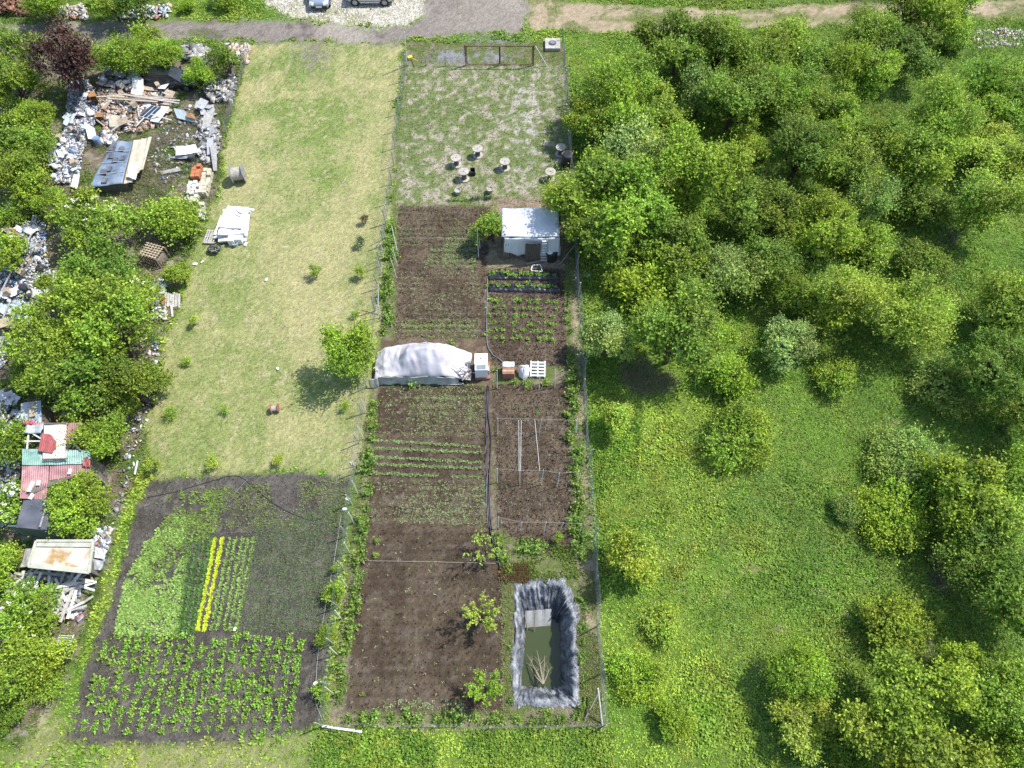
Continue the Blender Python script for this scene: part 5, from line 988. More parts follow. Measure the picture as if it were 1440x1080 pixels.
# ------------------------------------------------------------------ cars
mat('tyre', (.022, .022, .024), .8, .2, 6); mat('rim', (.30, .31, .33), .35, .1, 4, metal=.7); mat('glass', (.03, .035, .04), .08, .1, 2, spec=.7); mat('lamp', (.75, .76, .75), .15, .05, 3, spec=.7); mat('trim', (.03, .03, .032), .6, .1, 4)
def car(loc, rz, paint, label, Lc=4.0, Wc=1.74, Hc=1.48, suv=False):
    """nose towards -Y"""
    t = empty('parked_car' if 'parked' in label else 'wrecked_car', loc, rz, label, 'car'); hb = .30 if suv else .22
    st = [(-.5, .62, .34, .80), (-.485, .78, .30, .92), (-.40, .86, .24, .98), (-.30, .94, .22, 1.0), (-.20, 1.0, .22, 1.0), (.05, 1.02, .22, 1.0), (.30, 1.02, .22, 1.0), (.42, .98, .24, .98), (.48, .9, .30, .93), (.5, .74, .38, .84)]
    k = (Hc/1.48); V = []; nsec = 8
    for s, zt, zb, w in st:
        hw = Wc/2*w; y = s*Lc; zt *= k*(.94); zb += hb-.22
        for fx, fz in ((-.86, 0), (-1, .25), (-1, .7), (-.90, .94), (-.5, 1.0), (.5, 1.0), (.90, .94), (1, .7), (1, .25), (.86, 0)): V.append((hw*fx, y, zb+(zt-zb)*fz))
    n = 10; F = [(a*n+i, a*n+(i+1) % n, (a+1)*n+(i+1) % n, (a+1)*n+i) for a in range(len(st)-1) for i in range(n)] + [tuple(range(n))[::-1], tuple(range((len(st)-1)*n, len(st)*n))]
    mb = MB(); mb.add(V, F); body = mb.build('body', M[paint], t, smooth=True)
    mb = MB(); zb = .92*k; hw = Wc/2; gl = [(-.24, .86, zb), (-.08, .70, Hc), (.28, .70, Hc-.02), (.46, .80, zb+.02)]
    V = []; 
    for s, w, z in gl: V += [(-hw*w, s*Lc, z), (hw*w, s*Lc, z)]
    base = [(-hw*.88, -.24*Lc, zb-.12), (hw*.88, -.24*Lc, zb-.12), (hw*.88, .46*Lc, zb-.12), (-hw*.88, .46*Lc, zb-.12)]
    V += base; mb.add(V, [(0, 1, 3, 2), (2, 3, 5, 4), (4, 5, 7, 6), (0, 2, 4, 6), (1, 7, 5, 3), (0, 6, 11, 8), (1, 9, 10, 7), (0, 8, 9, 1), (6, 7, 10, 11)]); mb.build('greenhouse', M['glass'], t)
    mb = MB(); mb.box((0, .10*Lc, Hc+.012), (hw*1.42, .345*Lc, .045)); mb.build('roof', M[paint], t)
    for sx in (-1, 1):
        for sy in (-.315, .32):
            mb = MB(); R = .36 if suv else .31; mb.disc((sx*(hw-.10), sy*Lc, R), R, .22, 24, 'x'); wh = mb.build('wheel', M['tyre'], t); mb = MB(); mb.disc((sx*(hw+.006), sy*Lc, R), R*.62, .02, 18, 'x'); rim = mb.build('rim', M['rim'], wh)
        mb = MB(); mb.box((sx*hw*.68, -.475*Lc, .66*k), (.36, .22, .13), sx*.35, (0, .5)); mb.build('headlight', M['lamp'], t)
        mb = MB(); mb.box((sx*(hw+.10), -.19*Lc, .95*k), (.2, .12, .13)); mb.build('mirror', M['trim'], t)
        mb = MB(); mb.box((sx*(hw*1.0), 0, .30+hb-.22), (.05, .42*Lc, .12)); mb.build('sill', M['trim'] if not suv else M[paint], t)
    mb = MB(); mb.box((0, -.497*Lc, .40+hb-.22), (Wc*.78, .12, .2)); mb.build('bumper', M['trim'], t); mb = MB(); mb.box((0, -.519*Lc, .46), (.5, .02, .12)); mb.build('number_plate', M['white_plastic'], t)
    return t
mat('paint_silver', (.36, .42, .50), .28, .05, 2, metal=.35, spec=.6); mat('paint_light', (.46, .48, .50), .28, .05, 2, metal=.35, spec=.6); mat('paint_black', (.018, .022, .022), .3, .3, 2, spec=.6)
p = G(449, 17); car((p.x, p.y+2.05, 0), .03, 'paint_silver', 'silver-blue hatchback parked nose-on at the top of the gravel yard')
p = G(521, 9); car((p.x, p.y+.85, 0), math.pi/2, 'paint_light', 'light grey off-road car parked sideways at the top of the gravel yard', 4.05, 1.76, 1.66, True)
p = GZ(243, 121); car((p.x, p.y, p.z-.05), math.pi/2+.05, 'paint_black', 'black wrecked car half hidden under trees in the dump', 4.3, 1.7, 1.40)

# ------------------------------------------------------------------ shacks on the dump land
def quad_sheet(cs, nu, nv, th, ribs=0, amp=.02, wav=.02, seed=0, off=Vector((0, 0, 0))):
    """cs = TL, TR, BR, BL points"""
    TL_, TR_, BR_, BL_ = [Vector(c)-off for c in cs]
    def fn(u, v):
        p = TL_.lerp(TR_, u).lerp(BL_.lerp(BR_, u), v); return (p.x, p.y, p.z + (amp*math.sin(2*math.pi*ribs*u) if ribs else 0) + wav*math.sin(u*7+seed)*math.sin(v*5+seed*2))
    mb = MB(); mb.sheet(fn, nu, nv, th); return mb
def pq(c): return [G(x, y, z) for x, y, z in c]
mat('red_sheet', (.36, .185, .19), .6, .25, 2.0, c2=(.46, .27, .27), thr=.56); mat('red_bright', (.36, .095, .09), .5, .2, 3, c2=(.36, .13, .12), thr=.6); mat('green_sheet', (.21, .36, .30), .5, .25, 2.5, c2=(.34, .46, .40), thr=.57); mat('cream_sheet', (.66, .58, .50), .5, .12, 2, c2=(.60, .47, .42), thr=.62)
mat('blue_grey_sheet', (.36, .43, .50), .5, .25, 2.2, c2=(.48, .50, .50), thr=.56); mat('felt', (.115, .122, .145), .8, .25, 2, c2=(.18, .185, .20), thr=.6); mat('plank_wall', (.16, .14, .12), .9, .3, 5); mat('rust_white', (.66, .60, .50), .6, .2, 1.6, c2=(.40, .25, .10), thr=.545); mat('cream_trim', (.46, .46, .37), .7, .2, 3)
mat('panel_green', (.16, .22, .19), .8, .2, 3); mat('panel_orange', (.35, .19, .07), .8, .25, 3)
def walls(t, cs, h, m='plank_wall', inset=.25):
    o = t.location; c = sum((Vector((p.x, p.y, 0)) for p in cs), Vector())/4; b = [c+(Vector((p.x, p.y, 0))-c)*(1-inset*.35)-Vector((o.x, o.y, 0)) for p in cs]; mb = MB()
    V = [Vector((p.x, p.y, -.3)) for p in b]+[Vector((p.x, p.y, h)) for p in b]; mb.add(V, [(0, 1, 5, 4), (1, 2, 6, 5), (2, 3, 7, 6), (3, 0, 4, 7), (7, 6, 5, 4), (0, 3, 2, 1)]); mb.build('wall', M[m], t)
H = 2.3
o = G(75, 650); o = Vector((o.x, o.y, 0)); t = empty('shack', o, 0, 'low shack roofed with red, green and cream corrugated sheets', 'shack')
walls(t, pq([(32, 632, H), (126, 634, H), (124, 660, H), (32, 698, H)]), H-.25)
walls(t, pq([(50, 600, H), (112, 598, H), (112, 632, H), (52, 634, H)]), H-.05)
def rs(nm, c, m, ribs, th=.02, amp=.022, par=None): return quad_sheet(pq(c), max(4, ribs*5), 8, th, ribs, amp, .03, len(nm), o).build(nm, M[m], par or t)
rs('green_roof_sheet', [(31, 631, H+.10), (62, 632, H+.11), (62, 654, H), (31, 654, H)], 'green_sheet', 11); rs('green_roof_sheet', [(92, 632, H+.12), (127, 634, H+.10), (127, 652, H), (92, 653, H)], 'green_sheet', 11); rs('green_roof_sheet', [(62.4, 634, H+.11), (91.6, 634, H+.12), (91.6, 653, H), (62.4, 654, H)], 'green_sheet', 9)
rs('red_roof_sheet', [(31, 650, H-.05), (69, 650, H-.05), (66, 702, H-.35), (28, 701, H-.35)], 'red_sheet', 13); rs('red_roof_sheet', [(69.5, 650, H-.06), (127, 649, H-.06), (126, 664, H-.15), (69.5, 676, H-.25)], 'red_sheet', 18)
rs('red_roof_sheet', [(41, 594, H+.2), (62, 594, H+.22), (60, 605, H+.2), (41, 601, H+.2)], 'red_sheet', 7); rs('red_roof_sheet', [(92, 595, H+.25), (115, 594, H+.22), (116, 620, H+.15), (93, 621, H+.18)], 'red_sheet', 9)
rs('cream_roof_sheet', [(62, 596, H+.36), (93, 597, H+.36), (92, 645, H+.2), (60, 645, H+.2)], 'cream_sheet', 0, .03)
def patchfn(u, v):
    a = G(59, 609, H+.42).lerp(G(71, 611, H+.42), u); b = G(53.5, 634, H+.34).lerp(G(73, 637, H+.34), u); p = a.lerp(b, v); bul = (.30+.05*math.sin(v*21))*math.sin(math.pi*v)*u; return (p.x+bul*.9-o.x, p.y-o.y, p.z+.012*math.sin(u*50))
mb = MB(); mb.sheet(patchfn, 18, 12, .02); mb.build('red_patch_sheet', M['red_bright'], t); rs('red_patch_sheet', [(118, 643.5, H+.14), (127, 645, H+.14), (127, 657, H+.04), (116, 655, H+.05)], 'red_bright', 4, .02, .01)
for k, c in enumerate([(43, 684, .24, .78, -.12), (54, 679, .2, .38, 0), (98, 663, .2, .42, .05), (44, 698, .22, .4, -.3)]):
    p = G(c[0], c[1], H-.10)-o; mb = MB(); mb.box((p.x, p.y, H-.12), (c[2]*.75, c[3]*.75, .10), c[4]); mb.build('loose_tile', M['white_plastic'], t)
for k, (a, b) in enumerate([((38, 632, H), (41, 603, H+.15)), ((33, 620.5, H), (57, 620.5, H+.1)), ((41, 607, H+.15), (58, 617, H+.1)), ((93, 629, H+.3), (104, 622, H+.2)), ((102, 622, H+.25), (114, 634, H+.2)), ((60, 646, H+.25), (95, 645, H+.25)), ((62, 596, H+.42), (96, 595, H+.4))]):
    mb = MB(); mb.bar(G(*a)-o, G(*b)-o, .07, .06); mb.build('rafter', M['post_white' if k < 3 else 'plank_wall'], t)
cs = pq([(29, 567, 2.2), (57, 563, 2.25), (59, 596, 2.1), (29, 598, 2.1)]); o = Vector((cs[3].x, cs[3].y, 0)); t = empty('shed', o, 0, 'small shed with a blue-grey sheet roof above the red roofs', 'shed'); walls(t, cs, 2.05); quad_sheet(cs, 30, 6, .03, 6, .012, .02, 2, o).build('roof', M['blue_grey_sheet'], t)
A = G(45, 576, 2.3); mb = MB(); mb.box((0, 0, 0), (.32, .95, .05), .35); tag(mb.build('board', M['wood_light'], None, A), 'yellowish board lying on the blue-grey shed roof', 'board')
mat('magenta', (.5, .08, .16), .6, .1, 3); A = G(46, 598.5, 2.5); mb = MB(); mb.sheet(lambda u, v: (-.5+u, -.25+.5*v, .05*math.sin(u*9)+.04*math.sin(v*7)), 10, 5, .03); tag(mb.build('plastic_sheet', M['blue_grey_sheet'], None, A+Vector((.15, -.25, .05)), smooth=True), 'pale plastic rag on the red roof corner below the blue-grey shed', 'rag'); mb = MB(); mb.sheet(lambda u, v: (-.25+.5*u, -.12+.25*v, .04*math.sin(u*9)), 6, 3, .03); tag(mb.build('cloth', M['magenta'], None, A+Vector((-.2, .12, .16)), smooth=True), 'magenta rag on the red roof corner', 'rag')
cs = pq([(33, 704, 2.1), (70, 700, 2.15), (66, 745, 1.95), (22, 742, 1.9)]); o = Vector((cs[3].x, cs[3].y, 0)); t = empty('shed', o, 0, 'little shed with a dark grey felt roof and green and orange panels', 'shed'); walls(t, cs, 1.8, 'panel_green'); quad_sheet(cs, 18, 12, .05, 0, 0, .05, 3, o).build('roof', M['felt'], t)
A, B = G(63.5, 718, 2.15)-o, G(56, 741, 2.05)-o; mb = MB(); mb.bar(A, B, .07, .05); mb.build('batten', M['post_grey'], t)
for k, (x0_, x1_, m) in enumerate([(34, 46, 'panel_green'), (46.5, 54, 'panel_orange'), (55, 62, 'plank_wall')]):
    a, b = G(x0_, 762)-o, G(x1_, 762)-o; mb = MB(); mb.box(((a.x+b.x)/2, .16, .85), (b.x-a.x-.03, .05, 1.7)); mb.build('wall_panel', M[m], t)
cs = pq([(52, 761, 2.1), (132, 761, 2.1), (126, 806, 1.85), (41, 797, 1.85)]); o = Vector((cs[3].x, cs[3].y, 0)); t = empty('shed', o, 0, 'shelter with a rust-stained white sheet roof in a cream frame', 'shed'); walls(t, cs, 1.6, 'plank_wall', 1.1); quad_sheet(cs, 30, 14, .03, 0, 0, .04, 4, o).build('roof', M['rust_white'], t)
for a, b in ((0, 1), (1, 2), (2, 3), (3, 0)): mb = MB(); mb.bar(cs[a]-o+Vector((0, 0, .06)), cs[b]-o+Vector((0, 0, .06)), .12, .09); mb.build('edge_board', M['cream_trim'], t)
for f, w_ in ((.12, .26), (.93, .22)):
    a, b = cs[0].lerp(cs[3], f)-o+Vector((.1, 0, .05)), cs[1].lerp(cs[2], f)-o+Vector((-.1, 0, .05)); mb = MB(); mb.bar(a, b, w_, .03); mb.build('cover_board', M['cream_trim'], t)
mat('tarp_blue', (.17, .225, .30), .45, .25, 2.0, c2=(.25, .30, .37), thr=.56); mat('cream_panel', (.50, .45, .34), .8, .2, 3)
cs = pq([(158, 199, 1.3), (186, 198, 1.35), (172, 258, 1.0), (126, 263, .9)]); o = Vector((cs[3].x, cs[3].y, 0)); t = empty('collapsed_shed', o, 0, 'collapsed shed roof under a patched blue-grey tarpaulin', 'shed'); quad_sheet(cs, 24, 24, .03, 0, 0, .07, 2, o).build('tarpaulin', M['tarp_blue'], t, smooth=True); walls(t, cs, .75, 'plank_wall', .35)
rr = random.Random(31)
for k in range(11):
    u, v = rr.uniform(.12, .85), rr.uniform(.08, .9); p = cs[0].lerp(cs[1], u).lerp(cs[3].lerp(cs[2], u), v)-o; mb = MB(); mb.sheet(lambda a, b: (p.x+(a-.5)*.4, p.y+(b-.5)*.45, p.z+.075+.02*math.sin(a*6+k)), 4, 4, .02); mb.build('patch', M['felt'], t)
for f in (.25, .5, .75): mb = MB(); mb.tube([cs[0].lerp(cs[3], f)-o+Vector((0, 0, .08)), cs[0].lerp(cs[3], f).lerp(cs[1].lerp(cs[2], f), .5)-o+Vector((0, 0, .10)), cs[1].lerp(cs[2], f)-o+Vector((0, 0, .08))], .02, 5); mb.build('lashing', M['white_line'], t)
for k, (xa, xb, ya, yb) in enumerate([(188, 198, 197, 258), (199, 207, 195, 245), (208, 213, 193, 240)]):
    c = pq([(xa, ya, 1.25), (xb, ya-1, 1.2), (xb-12, yb-2, .85), (xa-14, yb, .85)]); quad_sheet(c, 6, 10, .05, 0, 0, .02, k, o).build('roof_board', M['cream_panel'], t)
c = pq([(184, 229, 1.3), (196, 229, 1.3), (190, 252, 1.1), (177, 248, 1.1)]); tag(quad_sheet(c, 6, 6, .06, 0, 0, .06, 5, c[3]).build('foam_sheet', M['white_plastic'], None, c[3]), 'crumpled pale sheet on the cream side of the collapsed shed', 'sheet')

# ------------------------------------------------------------------ litter: countless small bits as stuff, larger pieces singly
mat('litter', (1, 1, 1), .6, .2, 6, attr=True)
PAL_W = [((.72, .72, .72), 9), ((.55, .56, .58), 5), ((.34, .35, .36), 4), ((.14, .14, .15), 3), ((.22, .30, .42), 2), ((.12, .22, .45), 1.2), ((.40, .30, .20), 2), ((.42, .2, .16), .8), ((.25, .18, .30), .7), ((.30, .45, .48), .8), ((.5, .48, .2), .4)]
PAL_B = [((.46, .35, .24), 6), ((.33, .23, .15), 5), ((.58, .50, .40), 5), ((.68, .66, .62), 5), ((.30, .29, .27), 3), ((.42, .18, .10), 1.5), ((.18, .14, .11), 3)]
PAL_G = [((.36, .34, .32), 6), ((.27, .26, .25), 5), ((.46, .43, .39), 5), ((.58, .56, .52), 3), ((.20, .19, .18), 2)]
def litter(name, poly, n, pal, seed, label, smin=.04, smax=.22, zmax=.5, cat='litter'):
    r = np.random.default_rng(seed); x, y = sprinkle(n*4, poly, seed); x, y = x[:n], y[:n]; n = len(x); w = np.array([p[1] for p in pal]); ci = r.choice(len(pal), n, p=w/w.sum()); col = np.array([p[0] for p in pal])[ci]*r.uniform(.8, 1.15, (n, 1))
    px, py = Pix(x, y); cx = np.mean([p[0] for p in poly]); edge = np.clip(fbm(x, y, seed+5, .9, 3)*1.5-.15, .05, 1)
    z = zg(x, y) + zmax*edge*r.uniform(.35, 1, n)
    s = np.exp(r.uniform(math.log(smin), math.log(smax), (n, 2))); h = s.min(1)*r.uniform(.08, .6, n)
    a = r.uniform(0, 6.28, n); tx, ty = r.normal(0, .4, n), r.normal(0, .4, n); V = np.zeros((n, 8, 3)); k = 0
    for dz in (-.5, .5):
        for dx, dy in ((-.5, -.5), (.5, -.5), (.5, .5), (-.5, .5)):
            lx = dx*s[:, 0]*(1+r.normal(0, .15, n)); ly = dy*s[:, 1]*(1+r.normal(0, .15, n)); V[:, k, 0] = x+lx*np.cos(a)-ly*np.sin(a); V[:, k, 1] = y+lx*np.sin(a)+ly*np.cos(a); V[:, k, 2] = z+dz*h+lx*tx+ly*ty; k += 1
    F = np.array([(3, 2, 1, 0), (4, 5, 6, 7), (0, 1, 5, 4), (1, 2, 6, 5), (2, 3, 7, 6), (3, 0, 4, 7)]); Fa = (np.arange(n)[:, None, None]*8+F[None]).reshape(-1, 4)
    ob = link(name, mesh_np(name, V.reshape(-1, 3), Fa, np.repeat(col, 6, 0)), M['litter']); return tag(ob, label, cat, None, 'stuff')
HEAPS = {'strip': [(118, 118), (135, 130), (142, 168), (130, 190), (108, 258), (82, 262), (80, 225), (95, 190), (96, 150), (105, 125)], 'left': [(28, 318), (66, 318), (70, 385), (62, 440), (45, 470), (5, 520), (-30, 520), (-30, 400), (5, 380)],
         'plum': [(152, 105), (212, 100), (222, 118), (215, 138), (150, 135)], 'wood': [(143, 130), (245, 130), (235, 178), (200, 190), (150, 192), (143, 160)]}
litter('litter_heap', HEAPS['strip'], 6500, PAL_W, 800, 'long strip of white and bluish litter below the purple plum', zmax=.6)
litter('litter_heap', HEAPS['left'], 8000, PAL_W, 801, 'broad white litter heap at the left picture edge', zmax=.7)
litter('litter_heap', HEAPS['plum'], 2600, PAL_W+PAL_G, 802, 'heap of pale rags and rubbish beside the black car', zmax=.8)
litter('litter_heap', HEAPS['wood'], 4200, PAL_B, 803, 'heap of broken brown timber and boards left of the striped panel', .06, .4, .6)
litter('litter_heap', [(148, 185), (168, 185), (165, 205), (146, 208)], 160, PAL_W, 804, 'small white litter patch at the top of the collapsed shed', .1, .4, .4)
litter('rubble_heap', [(292, 118), (325, 104), (334, 112), (328, 146), (300, 146), (288, 132)], 620, PAL_G, 805, 'heap of pale broken stones beside the sagging chain-link fence', .10, .36, .7, 'rubble')
litter('rubble_heap', [(286, 172), (306, 172), (310, 195), (300, 232), (286, 232), (282, 200)], 420, PAL_G, 806, 'grey slate and rubble strip below the leaning grey log', .10, .5, .5, 'rubble')
litter('rubble_heap', [(320, 64), (352, 64), (346, 90), (326, 90)], 160, PAL_B[:4], 807, 'beige slab rubble at the road corner of the fence', .15, .6, .3, 'rubble')
litter('rubble_heap', [(262, 68), (292, 70), (290, 92), (262, 88)], 130, PAL_G, 808, 'grey torn sheets and rubble left of the beige slabs', .2, .7, .35, 'rubble')
litter('litter_scatter', [(84, 12), (120, 8), (125, 28), (86, 28)], 260, PAL_W+PAL_B, 809, 'pale rubbish beyond the road in the top left', .1, .4, .4)
litter('litter_scatter', [(170, 8), (240, 8), (240, 28), (170, 28)], 160, PAL_W, 810, 'thin litter beyond the road above the purple plum', .1, .5, .3)
litter('rubble_heap', [(1368, 42), (1440, 42), (1450, 66), (1370, 68)], 420, PAL_B+PAL_G, 811, 'scattered rubble on the grass in the top right corner', .06, .25, .12, 'rubble')
litter('litter_scatter', [(0, 560), (30, 560), (30, 740), (0, 740)], 260, PAL_W, 812, 'white litter at the left edge beside the shacks', .08, .35, .3)
litter('litter_scatter', [(60, 800), (110, 800), (115, 870), (80, 872)], 260, PAL_W+PAL_G, 813, 'litter under the grey plank heap', .08, .4, .3)
litter('litter_scatter', [(215, 395), (235, 395), (235, 450), (215, 450)], 180, PAL_W, 814, 'white litter left of the standing white posts', .08, .3, .3)
litter('litter_scatter', [(195, 540), (222, 470), (228, 480), (205, 600), (165, 740), (155, 735)], 120, PAL_G+PAL_W, 815, 'thin litter line along the lawn edge', .06, .25, .15)
litter('litter_scatter', [(200, 215), (270, 150), (285, 165), (270, 240), (230, 260)], 200, PAL_G+PAL_W, 816, 'loose scraps around the white sheet roll', .06, .3, .15)
litter('litter_scatter', [(130, 742), (160, 742), (150, 790), (135, 800)], 140, PAL_W, 817, 'bits of litter right of the rusty white roof', .08, .35, .3)
litter('brown_bank', [(-30, -8), (40, 0), (62, 24), (-30, 22)], 900, [((.24, .12, .07), 3), ((.30, .16, .10), 2), ((.18, .10, .07), 2)], 818, 'reddish brown earth bank beyond the road in the top left', .08, .4, .7, 'earth')
x, y = sprinkle(16000, [(100, 110), (330, 110), (318, 190), (300, 280), (262, 340), (228, 400), (150, 330), (60, 300), (100, 200)], 830, lambda x, y, px, py: sstep(.46, .6, fbm(x, y, 831, .5, 3)))
stuff('dry_stalks', 'grey-brown dry brush growing through the dump', 'brush', [tufts(x, y, zg(x, y), 4, .42, .018, (.4, 1.35), mixc((.27, .23, .17), (.18, .20, .08), np.random.default_rng(2).random(len(x))), 832, .12, .25)], M['leaf_white'])
# single larger pieces, shared shapes
def piece_mesh(name, fn, nu, nv, th): mb = MB(); mb.sheet(fn, nu, nv, th); return mb.mesh(name, True)
CR = [piece_mesh('crumpled_sheet', (lambda s: (lambda u, v: ((u-.5)*1.0, (v-.5)*.7, .10*math.sin(u*5+s)+.08*math.sin(v*7+s*2)+.05*math.sin(u*13+v*9))))(k), 10, 8, .02) for k in range(3)]
mbx = MB(); mbx.box((0, 0, .2), (.5, .4, .4)); BX = mbx.mesh('cardboard_box'); mbx = MB(); mbx.box((0, 0, 0), (1.6, .14, .04)); PK = mbx.mesh('plank'); mbx = MB(); mbx.box((0, 0, 0), (1.1, .75, .04)); BD = mbx.mesh('board')
BG = piece_mesh('plastic_bag', lambda u, v: (.3*math.cos(6.28*u)*math.cos(1.5*v)*(1+.2*math.sin(9*u)), .26*math.sin(6.28*u)*math.cos(1.5*v)*(1+.2*math.sin(11*u)), .3*math.sin(1.5*v)*(1+.15*math.sin(14*u))), 18, 6, .01)
for nm, c in [('pw', (.72, .72, .71)), ('pg', (.40, .41, .42)), ('pb', (.20, .28, .42)), ('pc', (.42, .34, .25)), ('pk', (.05, .05, .055)), ('po', (.34, .18, .085)), ('pt', (.42, .50, .54)), ('wl', (.44, .36, .27)), ('wd', (.24, .19, .15)), ('wg', (.42, .40, .37))]: mat(nm, c, .7, .25, 5)
def pieces(poly, n, kinds, group, where, seed, zmax=.7, smin=.45, smax=1.0):
    rr = random.Random(seed); x, y = sprinkle(n*6+20, poly, seed)
    for k in range(min(n, len(x))):
        me, mt, noun = rr.choice(kinds); z = float(zg(x[k], y[k]))+rr.uniform(.5, 1)*zmax
        o = link(noun.split(' ', 1)[1].replace(' ', '_'), me, M[mt], None, (x[k], y[k], z), slot_object=True); s = rr.uniform(smin, smax); o.scale = (s, s, s); o.rotation_euler = (rr.gauss(0, .22), rr.gauss(0, .22), rr.uniform(0, 6.28))
        tag(o, noun+' '+where, noun.split()[-1], group)
K_W = [(CR[0], 'pw', 'white crumpled sheet'), (CR[1], 'pw', 'white crumpled sheet'), (CR[2], 'pg', 'grey crumpled sheet'), (BG, 'pw', 'white plastic bag'), (BG, 'pk', 'black plastic bag'), (BG, 'pb', 'blue plastic bag'), (CR[1], 'pt', 'pale blue crumpled sheet'), (BX, 'pc', 'brown cardboard box')]
pieces(HEAPS['strip'], 34, K_W, 'rubbish pieces in the litter strip', 'in the litter strip below the purple plum', 1)
pieces(HEAPS['left'], 44, K_W, 'rubbish pieces in the left heap', 'in the broad heap at the left picture edge', 2, .8)
pieces(HEAPS['plum'], 20, K_W[:4]+[(CR[0], 'wg', 'greyish crumpled rag')], 'rubbish pieces beside the black car', 'in the rag heap beside the black car', 3, .9)
K_B = [(PK, 'wl', 'light brown plank'), (PK, 'wd', 'dark brown plank'), (PK, 'wg', 'grey plank'), (BD, 'wl', 'light brown board'), (BD, 'pc', 'brown board'), (BX, 'pc', 'brown cardboard box'), (BD, 'pw', 'white board')]
pieces(HEAPS['wood'], 46, K_B, 'timber pieces in the brown heap', 'in the broken timber heap left of the striped panel', 4, .7)
pieces([(20, 806), (128, 812), (126, 850), (95, 872), (60, 845), (20, 830)], 44, [(PK, 'wg', 'weathered grey plank'), (PK, 'pw', 'whitish grey plank'), (PK, 'wg', 'weathered grey plank')], 'planks below the rusty roof', 'in the heap below the rusty white roof', 5, .6, .7, 1.1)
pieces([(284, 148), (306, 150), (308, 225), (288, 225)], 16, [(BD, 'pg', 'grey slate slab'), (CR[2], 'pg', 'grey felt strip')], 'grey slabs at the fence', 'in the grey rubble strip at the fence', 6, .5)
pieces([(0, 545), (28, 545), (28, 570), (0, 570)], 5, K_W[:2], 'sheets above the shacks', 'at the left edge above the shacks', 7, .3, .5, .8)
# named single pieces
def slab(cs, th, m, name, label, cat, nu=4, nv=4, wav=.01, ribs=0):
    c = pq(cs); return tag(quad_sheet(c, nu, nv, th, ribs, .015, wav, 1, c[3]).build(name, M[m], None, c[3]), label, cat)
mat('solar', (.045, .065, .10), .25, .2, 3, spec=.6)
c = pq([(213, 148, 1.0), (229, 151, 1.0), (212, 168, .75), (195, 163, .75)]); t = empty('striped_panel', c[3], 0, 'blue-black striped panel in a white frame on the timber heap', 'panel')
quad_sheet(c, 3, 3, .05, 0, 0, 0, 0, c[3]).build('frame', M['white_plastic'], t)
for k in range(3):
    u0, u1 = .05+k*.32, .05+k*.32+.24; f = lambda u, v: c[0].lerp(c[1], u).lerp(c[3].lerp(c[2], u), v)+Vector((0, 0, .035)); quad_sheet([f(u0, .04), f(u1, .04), f(u1, .96), f(u0, .96)], 2, 2, .025, 0, 0, 0, 0, c[3]).build('dark_strip', M['solar'], t)
slab([(227, 149, 1.0), (238, 150, 1.0), (222, 172, .75), (211, 170, .75)], .05, 'white_plastic', 'white_board', 'plain white board beside the striped panel', 'board'); slab([(244, 152, .6), (259, 155, .65), (279, 173, .4), (249, 166, .4)], .05, 'pt', 'door_panel', 'pale blue door panel lying right of the white board', 'panel')
slab([(262, 158, .75), (272, 160, .7), (276, 168, .6), (262, 164, .65)], .03, 'po', 'rusty_sheet', 'rusty brown sheet on the pale blue door panel', 'sheet')
slab([(247, 206, .7), (275, 203, .8), (280, 214, .6), (247, 219, .5)], .04, 'white_plastic', 'white_sheet', 'large white sheet lying in the dry weeds', 'sheet', 14, 5, .03, 4); slab([(238, 222, .3), (250, 217, .4), (270, 218, .45), (262, 223, .3)], .03, 'pg', 'grey_sheet', 'long pale strip under the large white sheet', 'sheet', 8, 3, .04)
slab([(225, 241, .15), (252, 235, .3), (255, 240, .2), (226, 245, .1)], .05, 'wg', 'board', 'whitish board lying below the large white sheet', 'board'); slab([(118, 171, .9), (133, 180, .9), (136, 196, .6), (124, 195, .7)], .04, 'white_plastic', 'white_board', 'big white board at the foot of the litter strip', 'board'); slab([(104, 245, .6), (112, 246, .6), (108, 266, .4), (99, 262, .4)], .04, 'white_plastic', 'white_board', 'white board at the lower end of the litter strip', 'board')
slab([(150, 134, .9), (176, 131, .9), (174, 138, .8), (152, 140, .8)], .1, 'cream_panel', 'mattress', 'cream mattress on the timber heap under the rags', 'mattress', 8, 4, .04); slab([(152, 163, .9), (166, 163, .9), (166, 178, .7), (154, 178, .7)], .35, 'cream_panel', 'cream_cabinet', 'cream cabinet lying in the timber heap', 'cabinet')
slab([(186, 110, 1.2), (202, 112, 1.2), (200, 135, .8), (184, 132, .8)], .03, 'white_plastic', 'white_sheet', 'white sheet hanging down the rag heap beside the black car', 'sheet', 6, 10, .08)
for k in range(13):
    rr = random.Random(k+90); a = G(150+rr.uniform(0, 40), 132+rr.uniform(-2, 12), .8+.03*k); b = G(a.x*0+215+rr.uniform(0, 38), 138+rr.uniform(-2, 8), .6+.03*k); mb = MB(); mb.bar(a-a, b-a, .13, .035); tag(mb.build('long_plank', M[('wl', 'wd', 'wg')[k % 3]], None, a), 'long plank in the layer across the timber heap below the black car', 'plank', 'long planks of the timber heap')
def cupboard(px, py, sz, rz, m, label, z=.35):
    t = empty('cupboard', GZ(px, py, z*.3), rz, label, 'cupboard'); w, d, h = sz
    for c_, s_, nm in [((0, 0, .02), (w, d, .04), 'bottom'), ((-w/2+.02, 0, h/2+.02), (.04, d, h-.04), 'side'), ((w/2-.02, 0, h/2+.02), (.04, d, h-.04), 'side'), ((0, d/2-.02, h/2+.02), (w-.084, .036, h-.04), 'back'), ((0, 0, h+.02), (w, d, .04), 'top'), ((0, -.012, h*.5), (w-.084, d-.08, .03), 'shelf')]: mb = MB(); mb.box(c_, s_); mb.build(nm, M[m], t)
    t.rotation_euler = (.25, .1, rz)
